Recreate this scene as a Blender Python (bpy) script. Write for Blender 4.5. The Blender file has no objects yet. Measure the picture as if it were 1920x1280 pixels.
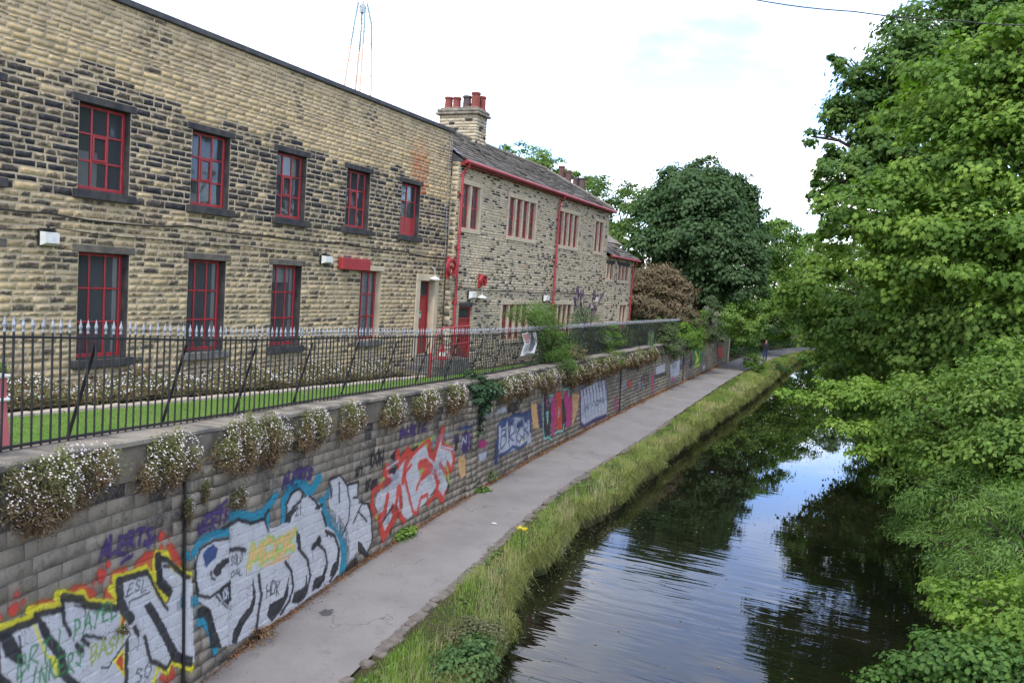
import bpy, math, random
import numpy as np
RAD=math.radians
# ------------------------------------------------------------------ camera, sky, sun, exposure
sc=bpy.context.scene
COL=sc.collection
CAMZ=5.3; F_PX=1557.0; YAW,PITCH,ROLL=RAD(24.4365),RAD(-4.2223),RAD(3.7731)
cam=bpy.data.cameras.new('camera'); camo=bpy.data.objects.new('camera',cam); COL.objects.link(camo)
cam.sensor_width=36.0; cam.lens=F_PX/1920*36.0; cam.clip_start=0.1; cam.clip_end=4000
_f=np.array([-math.sin(YAW)*math.cos(PITCH),math.cos(YAW)*math.cos(PITCH),math.sin(PITCH)])
_r0=np.array([math.cos(YAW),math.sin(YAW),0.]); _u0=np.cross(_r0,_f)
_r=math.cos(ROLL)*_r0+math.sin(ROLL)*_u0; _u=-math.sin(ROLL)*_r0+math.cos(ROLL)*_u0
from mathutils import Matrix, Vector
camo.matrix_world=Matrix(((_r[0],_u[0],-_f[0],0),(_r[1],_u[1],-_f[1],0),(_r[2],_u[2],-_f[2],CAMZ),(0,0,0,1)))
sc.camera=camo
def to_px(P):
    d=np.asarray(P,float)-np.array([0,0,CAMZ]); z=d@_f
    return 960+F_PX*(d@_r)/z, 640-F_PX*(d@_u)/z, z
SUN_EL,SUN_AZ=RAD(54),RAD(168)      # azimuth measured clockwise from +Y
world=bpy.data.worlds.new('World'); sc.world=world; world.use_nodes=True
wn=world.node_tree; wn.nodes.clear()
def node(nt,t,ins=None,**kw):
    n=nt.nodes.new(t)
    for k,v in kw.items(): setattr(n,k,v)
    for k,v in (ins or {}).items():
        s=n.inputs[k]
        if isinstance(v,bpy.types.NodeSocket): nt.links.new(v,s)
        else: s.default_value=v
    return n
def mth(nt,op,a,b=0.0,c=0.0,clamp=False):
    n=nt.nodes.new('ShaderNodeMath'); n.operation=op; n.use_clamp=clamp
    for i,v in enumerate((a,b,c)):
        if isinstance(v,bpy.types.NodeSocket): nt.links.new(v,n.inputs[i])
        else: n.inputs[i].default_value=v
    return n.outputs[0]
def mixc(nt,f,a,b,mode='MIX'):
    n=nt.nodes.new('ShaderNodeMix'); n.data_type='RGBA'; n.blend_type=mode; n.clamp_factor=True
    for i,v in ((0,f),(6,a),(7,b)):
        if isinstance(v,bpy.types.NodeSocket): nt.links.new(v,n.inputs[i])
        else:
            n.inputs[i].default_value=v if i==0 else (tuple(v)+(1,) if len(v)==3 else v)
    return n.outputs[2]
def ramp(nt,f,a,b,ca=0.0,cb=1.0):
    n=nt.nodes.new('ShaderNodeMapRange'); n.interpolation_type='SMOOTHSTEP'
    nt.links.new(f,n.inputs[0])
    for i,v in ((1,a),(2,b),(3,ca),(4,cb)): n.inputs[i].default_value=v
    return n.outputs[0]
# bright broken cloud over a blue sky
sky=node(wn,'ShaderNodeTexSky',sky_type='NISHITA',sun_disc=False,sun_elevation=SUN_EL,sun_rotation=SUN_AZ,air_density=1.0,dust_density=0.6,ozone_density=1.0)
tc=node(wn,'ShaderNodeTexCoord'); sep=node(wn,'ShaderNodeSeparateXYZ',{0:tc.outputs['Generated']})
zz=mth(wn,'MAXIMUM',mth(wn,'ADD',sep.outputs[2],0.12),0.06)
cx=mth(wn,'DIVIDE',sep.outputs[0],zz); cy=mth(wn,'DIVIDE',sep.outputs[1],zz)
cv=node(wn,'ShaderNodeCombineXYZ',{0:cx,1:cy,2:3.7})
n1=node(wn,'ShaderNodeTexNoise',{'Vector':cv.outputs[0],'Scale':0.55,'Detail':7.0,'Roughness':0.58,'Distortion':0.5})
n2=node(wn,'ShaderNodeTexNoise',{'Vector':cv.outputs[0],'Scale':1.9,'Detail':5.0,'Roughness':0.6})
cm=ramp(wn,n1.outputs[0],0.40,0.63)
ccol=mixc(wn,n2.outputs[0],(6.0,5.95,5.9),(9.0,8.85,8.7))
skyc=mixc(wn,cm,mixc(wn,1.0,sky.outputs[0],(1.1,1.18,1.5),'MULTIPLY'),ccol)
bg=node(wn,'ShaderNodeBackground',{0:skyc,1:0.15}); out=node(wn,'ShaderNodeOutputWorld',{0:bg.outputs[0]})
sl=bpy.data.lights.new('sun','SUN'); sl.energy=1.35; sl.angle=RAD(11); sl.color=(1.0,0.95,0.87)
so=bpy.data.objects.new('sun',sl); COL.objects.link(so)
_sd=Vector((math.sin(SUN_AZ)*math.cos(SUN_EL),math.cos(SUN_AZ)*math.cos(SUN_EL),math.sin(SUN_EL)))
so.rotation_euler=_sd.to_track_quat('Z','Y').to_euler(); so.location=(0,-20,40)
sc.view_settings.view_transform='Standard'; sc.view_settings.look='None'; sc.view_settings.gamma=1.0
sc.view_settings.exposure=1.27; sc.view_settings.use_curve_mapping=False
sc.render.engine='CYCLES'; sc.cycles.max_bounces=8; sc.cycles.transparent_max_bounces=12
sc.cycles.use_denoising=True

# ------------------------------------------------------------------ helpers
rng=np.random.default_rng(7); random.seed(7)
def tag(o,label=None,cat=None,group=None,kind=None):
    if label: o['label']=label
    if cat: o['category']=cat
    if group: o['group']=group
    if kind: o['kind']=kind
    return o
def empty(name,loc,label,cat,group=None,rz=0.0):
    o=bpy.data.objects.new(name,None); o.empty_display_size=.2; COL.objects.link(o); o.location=loc; o.rotation_euler=(0,0,rz)
    return tag(o,label,cat,group)
def mesh_np(name,V,faces,mat,parent=None,col=None,smooth=False,local=False):
    """faces: list of tuples or (m,k) int array. V in world coordinates unless local"""
    V=np.asarray(V,np.float32).reshape(-1,3)
    if parent is not None and not local:
        p=parent; off=np.zeros(3)
        while p is not None: off+=np.array(p.location); p=p.parent
        V=V-off.astype(np.float32)
    me=bpy.data.meshes.new(name)
    if isinstance(faces,np.ndarray):
        m,k=faces.shape
        me.vertices.add(len(V)); me.vertices.foreach_set('co',V.ravel())
        me.loops.add(m*k); me.loops.foreach_set('vertex_index',faces.astype(np.int32).ravel())
        me.polygons.add(m); me.polygons.foreach_set('loop_start',np.arange(0,m*k,k,dtype=np.int32)); me.polygons.foreach_set('loop_total',np.full(m,k,np.int32))
        me.update(calc_edges=True)
    else:
        me.from_pydata(V.tolist(),[],[tuple(int(i) for i in f) for f in faces])
    if col is not None:
        a=me.color_attributes.new('Col','FLOAT_COLOR','POINT'); c=np.asarray(col,np.float32)
        if c.shape[1]==3: c=np.concatenate([c,np.ones((len(c),1),np.float32)],1)
        a.data.foreach_set('color',np.ascontiguousarray(c,np.float32).ravel())
    if smooth: me.polygons.foreach_set('use_smooth',np.ones(len(me.polygons),bool))
    if mat is not None: me.materials.append(mat)
    o=bpy.data.objects.new(name,me); COL.objects.link(o)
    if parent is not None: o.parent=parent
    return o
class MB:
    def __init__(s): s.v=[]; s.f=[]; s.c=[]
    def add(s,V,Fc,col=None):
        b=len(s.v); s.v.extend([tuple(map(float,p)) for p in V]); s.f.extend([tuple(b+i for i in f) for f in Fc])
        if col is not None: s.c.extend([tuple(col)]*len(V) if np.ndim(col)==1 else [tuple(k) for k in col])
    def box(s,x0,x1,y0,y1,z0,z1,col=None):
        s.add([(x0,y0,z0),(x1,y0,z0),(x1,y1,z0),(x0,y1,z0),(x0,y0,z1),(x1,y0,z1),(x1,y1,z1),(x0,y1,z1)],[(0,3,2,1),(4,5,6,7),(0,1,5,4),(1,2,6,5),(2,3,7,6),(3,0,4,7)],col)
    def bbox(s,x0,x1,y0,y1,z0,z1,b=.012,col=None):
        """box with chamfered edges"""
        V=[];idx={}
        for ax in range(3):
            for i in range(8):
                p=[(x0,x1)[i&1],(y0,y1)[(i>>1)&1],(z0,z1)[(i>>2)&1]]; sg=[1 if not i&1 else -1,1 if not (i>>1)&1 else -1,1 if not (i>>2)&1 else -1]
                for a in range(3):
                    if a!=ax: p[a]+=sg[a]*b
                idx[(ax,i)]=len(V); V.append(p)
        Fc=[]
        for ax in range(3):
            a,c=[k for k in range(3) if k!=ax]
            for sd in (0,1):
                q=[sd<<ax, (sd<<ax)|(1<<a),(sd<<ax)|(1<<a)|(1<<c),(sd<<ax)|(1<<c)]
                Fc.append(tuple(idx[(ax,i)] for i in q))
        for ax in range(3):
            a,c=[k for k in range(3) if k!=ax]
            for sa in (0,1):
                for sc_ in (0,1):
                    i=(sa<<a)|(sc_<<c); j=i|(1<<ax)
                    Fc.append((idx[(a,i)],idx[(c,i)],idx[(c,j)],idx[(a,j)]))
        for i in range(8): Fc.append((idx[(0,i)],idx[(1,i)],idx[(2,i)]))
        s.add(V,Fc,col)
    def tube(s,pts,r,n=6,col=None,cap=True):
        pts=[np.array(p,float) for p in pts]; rs=r if np.ndim(r) else [r]*len(pts); V=[];Fc=[]
        for i,p in enumerate(pts):
            t=pts[min(i+1,len(pts)-1)]-pts[max(i-1,0)]; t/=max(np.linalg.norm(t),1e-9)
            a=np.cross(t,[0,0,1]) if abs(t[2])<.95 else np.cross(t,[0,1,0]); a/=np.linalg.norm(a); b=np.cross(t,a)
            for k in range(n):
                th=2*math.pi*k/n; V.append(p+rs[i]*(math.cos(th)*a+math.sin(th)*b))
        for i in range(len(pts)-1):
            for k in range(n): Fc.append((i*n+k,i*n+(k+1)%n,(i+1)*n+(k+1)%n,(i+1)*n+k))
        if cap: Fc+= [tuple(range(n-1,-1,-1)),tuple((len(pts)-1)*n+k for k in range(n))]
        s.add(V,Fc,col)
    def lathe(s,c,prof,n=12,col=None):
        V=[];Fc=[]
        for (r,z) in prof:
            for k in range(n): th=2*math.pi*k/n; V.append((c[0]+r*math.cos(th),c[1]+r*math.sin(th),c[2]+z))
        for i in range(len(prof)-1):
            for k in range(n): Fc.append((i*n+k,i*n+(k+1)%n,(i+1)*n+(k+1)%n,(i+1)*n+k))
        Fc+=[tuple(range(n-1,-1,-1)),tuple((len(prof)-1)*n+k for k in range(n))]
        s.add(V,Fc,col)
    def build(s,name,mat,parent=None,smooth=False,local=False):
        return mesh_np(name,s.v,s.f,mat,parent,col=s.c if len(s.c)==len(s.v) and s.c else None,smooth=smooth,local=local)
def copy_tree(o,parent=None):
    c=o.copy(); COL.objects.link(c); c.parent=parent
    for ch in o.children: copy_tree(ch,c)
    return c

# ------------------------------------------------------------------ materials
def newmat(name):
    m=bpy.data.materials.new(name); m.use_nodes=True; m.node_tree.nodes.clear(); return m,m.node_tree
def finish(nt,bsdf,disp=None):
    o=nt.nodes.new('ShaderNodeOutputMaterial'); nt.links.new(bsdf,o.inputs[0])
def pos(nt): return nt.nodes.new('ShaderNodeNewGeometry').outputs['Position']
def noise(nt,vec,scale,detail=4,rough=.55,dist=0.0):
    return node(nt,'ShaderNodeTexNoise',{'Vector':vec,'Scale':scale,'Detail':detail,'Roughness':rough,'Distortion':dist}).outputs[0]
def stretch(nt,vec,s): return node(nt,'ShaderNodeVectorMath',{0:vec,1:s},operation='MULTIPLY').outputs[0]
def bump(nt,h,st=.3,dist=.02): return node(nt,'ShaderNodeBump',{'Height':h,'Strength':st,'Distance':dist}).outputs[0]
def princ(nt,col,rough=.7,nrm=None,spec=.3,metal=0.0):
    ins={'Base Color':col if isinstance(col,bpy.types.NodeSocket) else tuple(col)+(1,),'Roughness':rough,'Specular IOR Level':spec,'Metallic':metal}
    if nrm is not None: ins['Normal']=nrm
    return node(nt,'ShaderNodeBsdfPrincipled',ins).outputs[0]
def simple(name,a,b=None,scale=6.,rough=.7,bmp=.2,spec=.3,metal=0.,bscale=None,dist=.01):
    m,nt=newmat(name); p=pos(nt); b=b or tuple(c*.75 for c in a)
    n=noise(nt,p,scale,5,.6); c=mixc(nt,ramp(nt,n,.35,.68),a,b)
    nr=bump(nt,noise(nt,p,bscale or scale*6,4),bmp,dist) if bmp else None
    finish(nt,princ(nt,c,rough,nr,spec,metal)); return m
def attr(nt,name='Col'):
    n=nt.nodes.new('ShaderNodeAttribute'); n.attribute_name=name; return n
def stone_mat(name,tan,grey,soot,mort=False,pale=None,bs=.5):
    """Col: R soot level, G tone, B rust, A edge factor"""
    m,nt=newmat(name); p=pos(nt); a=attr(nt); s=node(nt,'ShaderNodeSeparateColor',{0:a.outputs['Color']})
    nl=noise(nt,p,2.2,4,.6); nf=noise(nt,p,23.,5,.65); ng=noise(nt,p,90.,3,.6)
    base=mixc(nt,s.outputs[1],tan,grey); base=mixc(nt,1.0,base,node(nt,'ShaderNodeCombineColor',{0:mth(nt,'MULTIPLY_ADD',mth(nt,'FRACT',mth(nt,'MULTIPLY',s.outputs[1],17.3)),.5,.72),1:mth(nt,'MULTIPLY_ADD',mth(nt,'FRACT',mth(nt,'MULTIPLY',s.outputs[1],17.3)),.5,.72),2:mth(nt,'MULTIPLY_ADD',mth(nt,'FRACT',mth(nt,'MULTIPLY',s.outputs[1],17.3)),.54,.68)}).outputs[0],'MULTIPLY')
    base=mixc(nt,mth(nt,'MULTIPLY',ramp(nt,nf,.3,.75),.6),base,pale or tuple(min(1,c*1.35) for c in tan))
    base=mixc(nt,mth(nt,'MULTIPLY',ramp(nt,ng,.5,.75),.35),base,tuple(c*.35 for c in tan))
    base=mixc(nt,mth(nt,'MULTIPLY',ramp(nt,nl,.45,.7),.3),base,tuple(c*.55 for c in grey))
    # soot crust: holds on the bulging middle of a stone, worn off its arrises
    k=mth(nt,'ADD',mth(nt,'MULTIPLY',s.outputs[0],1.25),mth(nt,'MULTIPLY',mth(nt,'SUBTRACT',noise(nt,p,11.,6,.7),.5),1.5))
    k=mth(nt,'SUBTRACT',k,mth(nt,'MULTIPLY',a.outputs['Alpha'],.55))
    sm=ramp(nt,k,.28,.70)
    sootc=mixc(nt,ramp(nt,nf,.4,.7),soot,tuple(c*2.6+.006 for c in soot))
    base=mixc(nt,mth(nt,'MULTIPLY',sm,mth(nt,'MULTIPLY_ADD',s.outputs[0],.75,.38,True)),base,sootc)
    base=mixc(nt,mth(nt,'MULTIPLY',s.outputs[2],ramp(nt,noise(nt,p,5.,4),.2,.5)),base,(.36,.10,.03))
    h=mth(nt,'ADD',mth(nt,'MULTIPLY',nf,.7),mth(nt,'MULTIPLY',ng,.35))
    finish(nt,princ(nt,base,.88,bump(nt,h,bs,.02),.15)); return m
def leaf_mat(name,trans=.35,rough=.5,spec=.25,tint=(1.15,1.25,.55)):
    m,nt=newmat(name); a=attr(nt); g=nt.nodes.new('ShaderNodeNewGeometry')
    c=a.outputs['Color']; back=mixc(nt,g.outputs['Backfacing'],c,mixc(nt,.18,c,(.16,.2,.11)))
    p=princ(nt,back,rough,None,spec)
    t=node(nt,'ShaderNodeBsdfTranslucent',{0:mixc(nt,1.0,c,tint,'MULTIPLY')}).outputs[0]
    finish(nt,node(nt,'ShaderNodeMixShader',{0:trans,1:p,2:t}).outputs[0]); return m
M={}
M['stone1']=stone_mat('mill_sandstone',(.43,.322,.165),(.27,.222,.15),(.02,.0195,.021))
M['stone2']=stone_mat('house_sandstone',(.42,.345,.225),(.355,.315,.245),(.02,.019,.019))
M['mortar']=simple('lime_mortar',(.47,.38,.25),(.30,.245,.17),2.2,.95,.3)
M['mortar2']=simple('house_mortar',(.46,.39,.27),(.36,.305,.215),3.,.95,.3)
M['block']=stone_mat('wall_block',(.24,.203,.152),(.195,.17,.134),(.045,.04,.036),pale=(.27,.235,.185),bs=.6)
M['wmortar']=simple('wall_joint',(.15,.13,.105),(.09,.078,.064),5.,.95,.4)
M['coping']=simple('weathered_coping',(.24,.21,.165),(.10,.092,.08),2.6,.9,.5,.15,bscale=30)
M['band']=simple('stained_band_stone',(.17,.145,.11),(.075,.066,.052),2.1,.9,.5,.15,bscale=26)
M['dress']=simple('dressed_sandstone',(.47,.395,.275),(.39,.325,.225),3.,.85,.25,.2)
M['dark_stone']=simple('sooty_dressed_stone',(.026,.026,.029),(.058,.054,.05),4.,.85,.4)
M['brown_lintel']=simple('brown_lintel',(.13,.115,.09),(.075,.066,.055),5.,.9,.4)
M['grey_sill']=simple('grey_sill',(.16,.15,.13),(.07,.067,.06),4.,.85,.4)
M['red']=simple('red_gloss_paint',(.33,.026,.028),(.25,.022,.025),7.,.38,.08,.5)
M['red_old']=simple('weathered_red_paint',(.23,.026,.028),(.17,.024,.025),5.,.55,.15,.4)
M['iron']=simple('black_iron',(.012,.012,.014),(.022,.02,.018),9.,.45,.2,.5)
M['silver']=simple('silver_paint',(.30,.31,.33),(.20,.21,.225),20.,.45,.1,.4,metal=.3)
M['lead']=simple('lead_sheet',(.26,.28,.31),(.2,.21,.23),5.,.5,.2,.4)
M['roof_edge']=simple('dark_roof_edge',(.045,.047,.052),(.07,.07,.07),4.,.75,.2)
M['slate']=stone_mat('stone_slate',(.21,.185,.15),(.145,.138,.13),(.03,.029,.028))
M['pot_red']=simple('terracotta_pot',(.20,.05,.036),(.15,.042,.032),5.,.8,.2)
M['pot_brown']=simple('brown_pot',(.12,.055,.048),(.09,.045,.042),5.,.85,.2)
M['pot_dark']=simple('smoked_pot',(.10,.062,.058),(.05,.04,.04),5.,.85,.2)
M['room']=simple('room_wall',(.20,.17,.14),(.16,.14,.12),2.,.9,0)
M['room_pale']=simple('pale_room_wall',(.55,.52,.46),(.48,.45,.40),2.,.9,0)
M['white']=simple('white_plastic',(.62,.62,.58),(.5,.5,.47),8.,.45,.05,.4)
M['black_plastic']=simple('black_plastic',(.015,.015,.016),None,8.,.5,.05)
M['cable']=simple('cable_sheath',(.016,.015,.015),(.03,.028,.026),9.,.6,0)
M['asphalt']=None
m,nt=newmat('lace'); p=pos(nt)
nn=mth(nt,'MULTIPLY',ramp(nt,noise(nt,p,38.,3,.7),.38,.55),1.0)
finish(nt,node(nt,'ShaderNodeMixShader',{0:mth(nt,'ADD',mth(nt,'MULTIPLY',nn,.6),.4),1:node(nt,'ShaderNodeBsdfTransparent').outputs[0],2:princ(nt,(.72,.72,.72),.9)}).outputs[0]); M['lace']=m
m,nt=newmat('window_glass')
fr=node(nt,'ShaderNodeFresnel',{0:1.5}).outputs[0]; p=pos(nt)
gl=node(nt,'ShaderNodeBsdfGlossy',{'Color':(.9,.95,1,1),'Roughness':.03,'Normal':bump(nt,noise(nt,p,1.6,2),.06,.2)}).outputs[0]
dirt_sheen=princ(nt,(.19,.21,.24),.6)  # pane dirt, made paler and bluish to paint extra reflection into the glass
tr=node(nt,'ShaderNodeMixShader',{0:.17,1:node(nt,'ShaderNodeBsdfTransparent',{0:(.75,.79,.81,1)}).outputs[0],2:dirt_sheen}).outputs[0]
finish(nt,node(nt,'ShaderNodeMixShader',{0:mth(nt,'MULTIPLY',fr,1.15,clamp=True),1:tr,2:gl}).outputs[0]); M['glass']=m
# asphalt
m,nt=newmat('asphalt_path'); p=pos(nt)
c=mixc(nt,ramp(nt,noise(nt,p,.7,5,.6),.35,.7),(.198,.184,.169),(.152,.14,.129)); dirt_=attr(nt)
c=mixc(nt,mth(nt,'MULTIPLY',ramp(nt,noise(nt,p,140.,2,.5),.45,.7),.45),c,(.26,.245,.235))
c=mixc(nt,mth(nt,'MULTIPLY',ramp(nt,noise(nt,p,75.,2,.5),.58,.7),.5),c,(.07,.066,.066))
c=mixc(nt,mth(nt,'MULTIPLY',ramp(nt,noise(nt,p,2.6,6,.7),.54,.70),.5),c,(.115,.105,.1))
vor=node(nt,'ShaderNodeTexVoronoi',{'Vector':node(nt,'ShaderNodeVectorMath',{0:p,1:node(nt,'ShaderNodeVectorMath',{0:node(nt,'ShaderNodeTexNoise',{'Vector':p,'Scale':2.5,'Detail':4.0}).outputs[1],1:(.7,.7,.7)},operation='MULTIPLY').outputs[0]},operation='ADD').outputs[0],'Scale':.55},feature='DISTANCE_TO_EDGE').outputs[0]
crack=mth(nt,'MULTIPLY',ramp(nt,vor,.0,.008,1.,0.),ramp(nt,noise(nt,p,.5,2),.5,.6))
c=mixc(nt,mth(nt,'MULTIPLY',crack,.7),c,(.05,.045,.04))
ds=node(nt,'ShaderNodeSeparateColor',{0:dirt_.outputs['Color']})
dk_=mth(nt,'ADD',ds.outputs[0],mth(nt,'MULTIPLY',mth(nt,'SUBTRACT',noise(nt,p,4.,5,.7),.5),1.1))
c=mixc(nt,mth(nt,'MULTIPLY',ramp(nt,dk_,.35,.8),.8),c,mixc(nt,ramp(nt,noise(nt,p,30.,4,.7),.4,.65),(.15,.085,.045),(.075,.052,.034)))
finish(nt,princ(nt,c,.9,bump(nt,noise(nt,p,160.,3,.6),.5,.006),.2)); M['asphalt']=m
# water
m,nt=newmat('canal_water'); p=pos(nt)
w1=noise(nt,stretch(nt,p,(.30,1.9,1)),1.15,2,.35,.5); w2=noise(nt,stretch(nt,p,(.5,3.0,1)),2.6,1,.4,.3); w3=noise(nt,stretch(nt,p,(.25,.5,1)),.5,2,.5)
sy=node(nt,'ShaderNodeSeparateXYZ',{0:p}).outputs[1]
amp=mth(nt,'MULTIPLY',ramp(nt,sy,27.,11.5,.06,1.9),ramp(nt,w3,.35,.65,.35,1.0))
h=mth(nt,'MULTIPLY',mth(nt,'ADD',w1,mth(nt,'MULTIPLY',w2,.28)),amp)
dk=mixc(nt,ramp(nt,noise(nt,p,.6,3),.4,.7),(.005,.006,.003),(.009,.009,.005))
finish(nt,node(nt,'ShaderNodeBsdfPrincipled',{'Base Color':dk,'Roughness':.0,'IOR':1.48,'Specular IOR Level':.5,'Normal':bump(nt,h,1.0,.010)}).outputs[0]); M['water']=m
# soil, turf
m,nt=newmat('lawn_turf'); p=pos(nt)
c=mixc(nt,ramp(nt,noise(nt,p,1.3,4,.6),.35,.68),(.10,.19,.035),(.135,.215,.045)); c=mixc(nt,ramp(nt,noise(nt,p,60.,3,.7),.45,.7),c,(.06,.125,.02))
c=mixc(nt,mth(nt,'MULTIPLY',ramp(nt,noise(nt,stretch(nt,p,(1,1,1)),26.,2,.5),.66,.72),.5),c,(.24,.26,.10))
finish(nt,princ(nt,c,.9,bump(nt,noise(nt,p,120.,3,.7),.6,.02),.1)); M['lawn']=m
m,nt=newmat('bank_earth'); p=pos(nt)
c=mixc(nt,ramp(nt,noise(nt,p,2.,5,.6),.35,.68),(.045,.06,.018),(.07,.055,.03)); c=mixc(nt,ramp(nt,noise(nt,p,22.,4,.7),.5,.7),c,(.03,.026,.017))
finish(nt,princ(nt,c,.95,bump(nt,noise(nt,p,30.,4,.7),.8,.05),.1)); M['earth']=m
M['sett']=simple('stone_sett',(.15,.128,.105),(.085,.075,.064),8.,.9,.5,bscale=50)
M['edging']=simple('pale_edging_stone',(.42,.36,.28),(.30,.26,.2),5.,.9,.4)
M['bark']=simple('bark',(.055,.045,.035),(.03,.026,.022),9.,.95,.7,.1,dist=.03)
M['leaf']=leaf_mat('leaf_tissue',.42,.62,.10); M['leaf_dull']=leaf_mat('dull_leaf',.25,.7,.08); M['leaf_gloss']=leaf_mat('glossy_leaf',.3,.45,.22)
M['blade']=leaf_mat('grass_blade',.35,.6,.15); M['petal']=leaf_mat('petal',.3,.7,.1,(1,1,1))
# ------------------------------------------------------------------ plan curves (metres, canal runs along +Y)
def itp(xs,ys): return lambda Y: np.interp(Y,xs,ys)
def spl(xs,ys):
    xs=np.array(xs,float); ys=np.array(ys,float); d=np.gradient(ys,xs)
    def f(q):
        q=np.asarray(q,float); qc=np.clip(q,xs[0],xs[-1]); i=np.clip(np.searchsorted(xs,qc)-1,0,len(xs)-2); h=xs[i+1]-xs[i]; t=(qc-xs[i])/h
        return (2*t**3-3*t**2+1)*ys[i]+(t**3-2*t**2+t)*h*d[i]+(-2*t**3+3*t**2)*ys[i+1]+(t**3-t**2)*h*d[i+1]
    return f
_C=(-0.07467943,-1.35381522,-4.47440897)
def wx(Y): L=np.log(np.maximum(Y,2.5)); return _C[0]*L*L+_C[1]*L+_C[2]          # foot of the retaining wall
path_out=spl([0,4,8.6,10.6,12.45,15.2,19.7,28.2,39.4,56.7,70,80,90,104,125,160],[-4.9,-5.35,-6.0,-6.28,-6.47,-6.86,-7.33,-7.64,-8.22,-8.98,-9.1,-8.9,-7.9,-5.4,1.5,20])
path_in=lambda Y: np.where(Y<66,wx(Y)-.05,spl([66,75,85,95,110,130,160],[-11.5,-11.4,-10.9,-9.5,-6.0,1.0,18])(Y))
water_l=spl([0,8,12,13.4,16.3,20.4,25,32,45,60,72,85,97,110,130,160],[-4.1,-4.65,-5.15,-5.6,-6.0,-6.08,-6.3,-6.5,-6.65,-7.0,-7.4,-7.3,-5.8,-2.8,5,22])
_wl0=water_l
water_l=lambda Y: _wl0(Y)+.09*np.sin(np.asarray(Y)*1.3)+.07*np.sin(np.asarray(Y)*3.3+1)+.04*np.sin(np.asarray(Y)*7.1)
water_r=spl([0,10,20,30,42,60,75,90,110,130,160],[3.0,3.1,3.2,2.9,2.3,.6,-1.0,-.4,5.5,14,32])
lawn_z=spl([0,4,8.3,13,17,22,40,60,90],[2.95,2.84,2.67,2.5,2.38,2.27,2.1,2.0,1.6])
cop_z=spl([0,4.5,6.6,8.2,12.2,16,20,24,35,58,70],[3.75,3.46,3.31,3.2,3.02,2.87,2.76,2.7,2.58,2.42,2.38])
BATTER=.04; BAND_H=.47; WATER_Z=-.5
def wall_n(Y):
    d=(wx(Y+.05)-wx(Y-.05))/.1; n=np.sqrt(1+d*d); return 1/n,-d/n
def wallp(Y,z,d):
    Y=np.asarray(Y,float); z=np.asarray(z,float); nx,ny=wall_n(Y)
    return np.stack(np.broadcast_arrays(wx(Y)-BATTER*z+d*nx, Y+d*ny, z),-1)
# ------------------------------------------------------------------ terrain: one sheet with the canal cut into it
rows=np.concatenate([np.arange(-40,0,8),np.arange(0,40,.4),np.arange(40,80,1.),np.arange(80,170,2.5),[190,240,320,450,700]])
cols=[];
def trow(Y):
    wl,wr=float(water_l(Y)),float(water_r(Y)); pi,po=float(path_in(Y)),float(path_out(Y)); lz=float(lawn_z(Y))
    back=pi-.55
    if Y<66: L=[(-700,lz),(-40,lz),(-13.6,lz-.06),(back,lz-.06),(back+.05,-.06),(pi,-.06)]
    else: L=[(-700,1.5),(pi-30,1.4),(pi-8,1.0),(pi-2,.5),(pi-.6,.05),(pi,-.06)]
    h=.03*math.sin(Y*1.7)+.02*math.sin(Y*4.1)
    w=wl-po
    L+=[(po-.1,-.06),(po+.02,-.04),(po+.25*w,.03+h),(po+.65*w,-.02+h),(wl-.12,-.12+h*.5),(wl-.02,-.3),(wl-.1,-.6),(wl+.6,-1.5)]
    L+=[(wr-.6,-1.5),(wr,-.55),(wr+.3,-.1),(wr+1.5,.35),(wr+6,.9),(wr+40,2.0),(700,4.0)]
    return [(x,Y,z) for x,z in L]
V=[];K=None
for Y in rows:
    r=trow(Y); K=len(r); V+=r
Fc=np.array([(i*K+j,i*K+j+1,(i+1)*K+j+1,(i+1)*K+j) for i in range(len(rows)-1) for j in range(K-1)])
tag(mesh_np('ground',V,Fc,M['earth'],smooth=False),kind='structure',label='earth banks and terrain on both sides of the canal',cat='ground')
# water
Yw=np.concatenate([np.arange(-40,0,8),np.arange(0,60,.8),np.arange(60,170,2.5)])
V=[];
for Y in Yw: V+=[(float(water_l(Y))-.35,Y,WATER_Z),(float(water_r(Y))+.35,Y,WATER_Z)]
Fc=np.array([(2*i,2*i+1,2*i+3,2*i+2) for i in range(len(Yw)-1)])
tag(mesh_np('canal_water',V,Fc,M['water']),kind='structure',label='dark rippled canal water reflecting sky and trees',cat='water')
# path sheet with a slight camber
Yp=np.concatenate([np.arange(-20,0,4),np.arange(0,60,.5),np.arange(60,150,2)])
V=[];nc=13;PC=[]
for Y in Yp:
    a,b=float(path_in(Y)),float(path_out(Y))+.018*math.sin(Y*2.3)+.012*math.sin(Y*5.9+1)
    for j in range(nc):
        t=j/(nc-1); V.append((a+(b-a)*t,Y,.0+.03*math.sin(math.pi*t)*(1-.3*t)-(.03 if j in (0,) else 0))); PC.append((max(0,1-(t*(b-a))/.34)*1.0+max(0,1-((1-t)*(b-a))/.16)*.55,0,0))
Fc=np.array([(i*nc+j,i*nc+j+1,(i+1)*nc+j+1,(i+1)*nc+j) for i in range(len(Yp)-1) for j in range(nc-1)])
path=tag(mesh_np('towpath',V,Fc,M['asphalt'],smooth=True,col=PC),kind='structure',label='grey asphalt towpath between graffiti wall and grass verge',cat='path')
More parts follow.
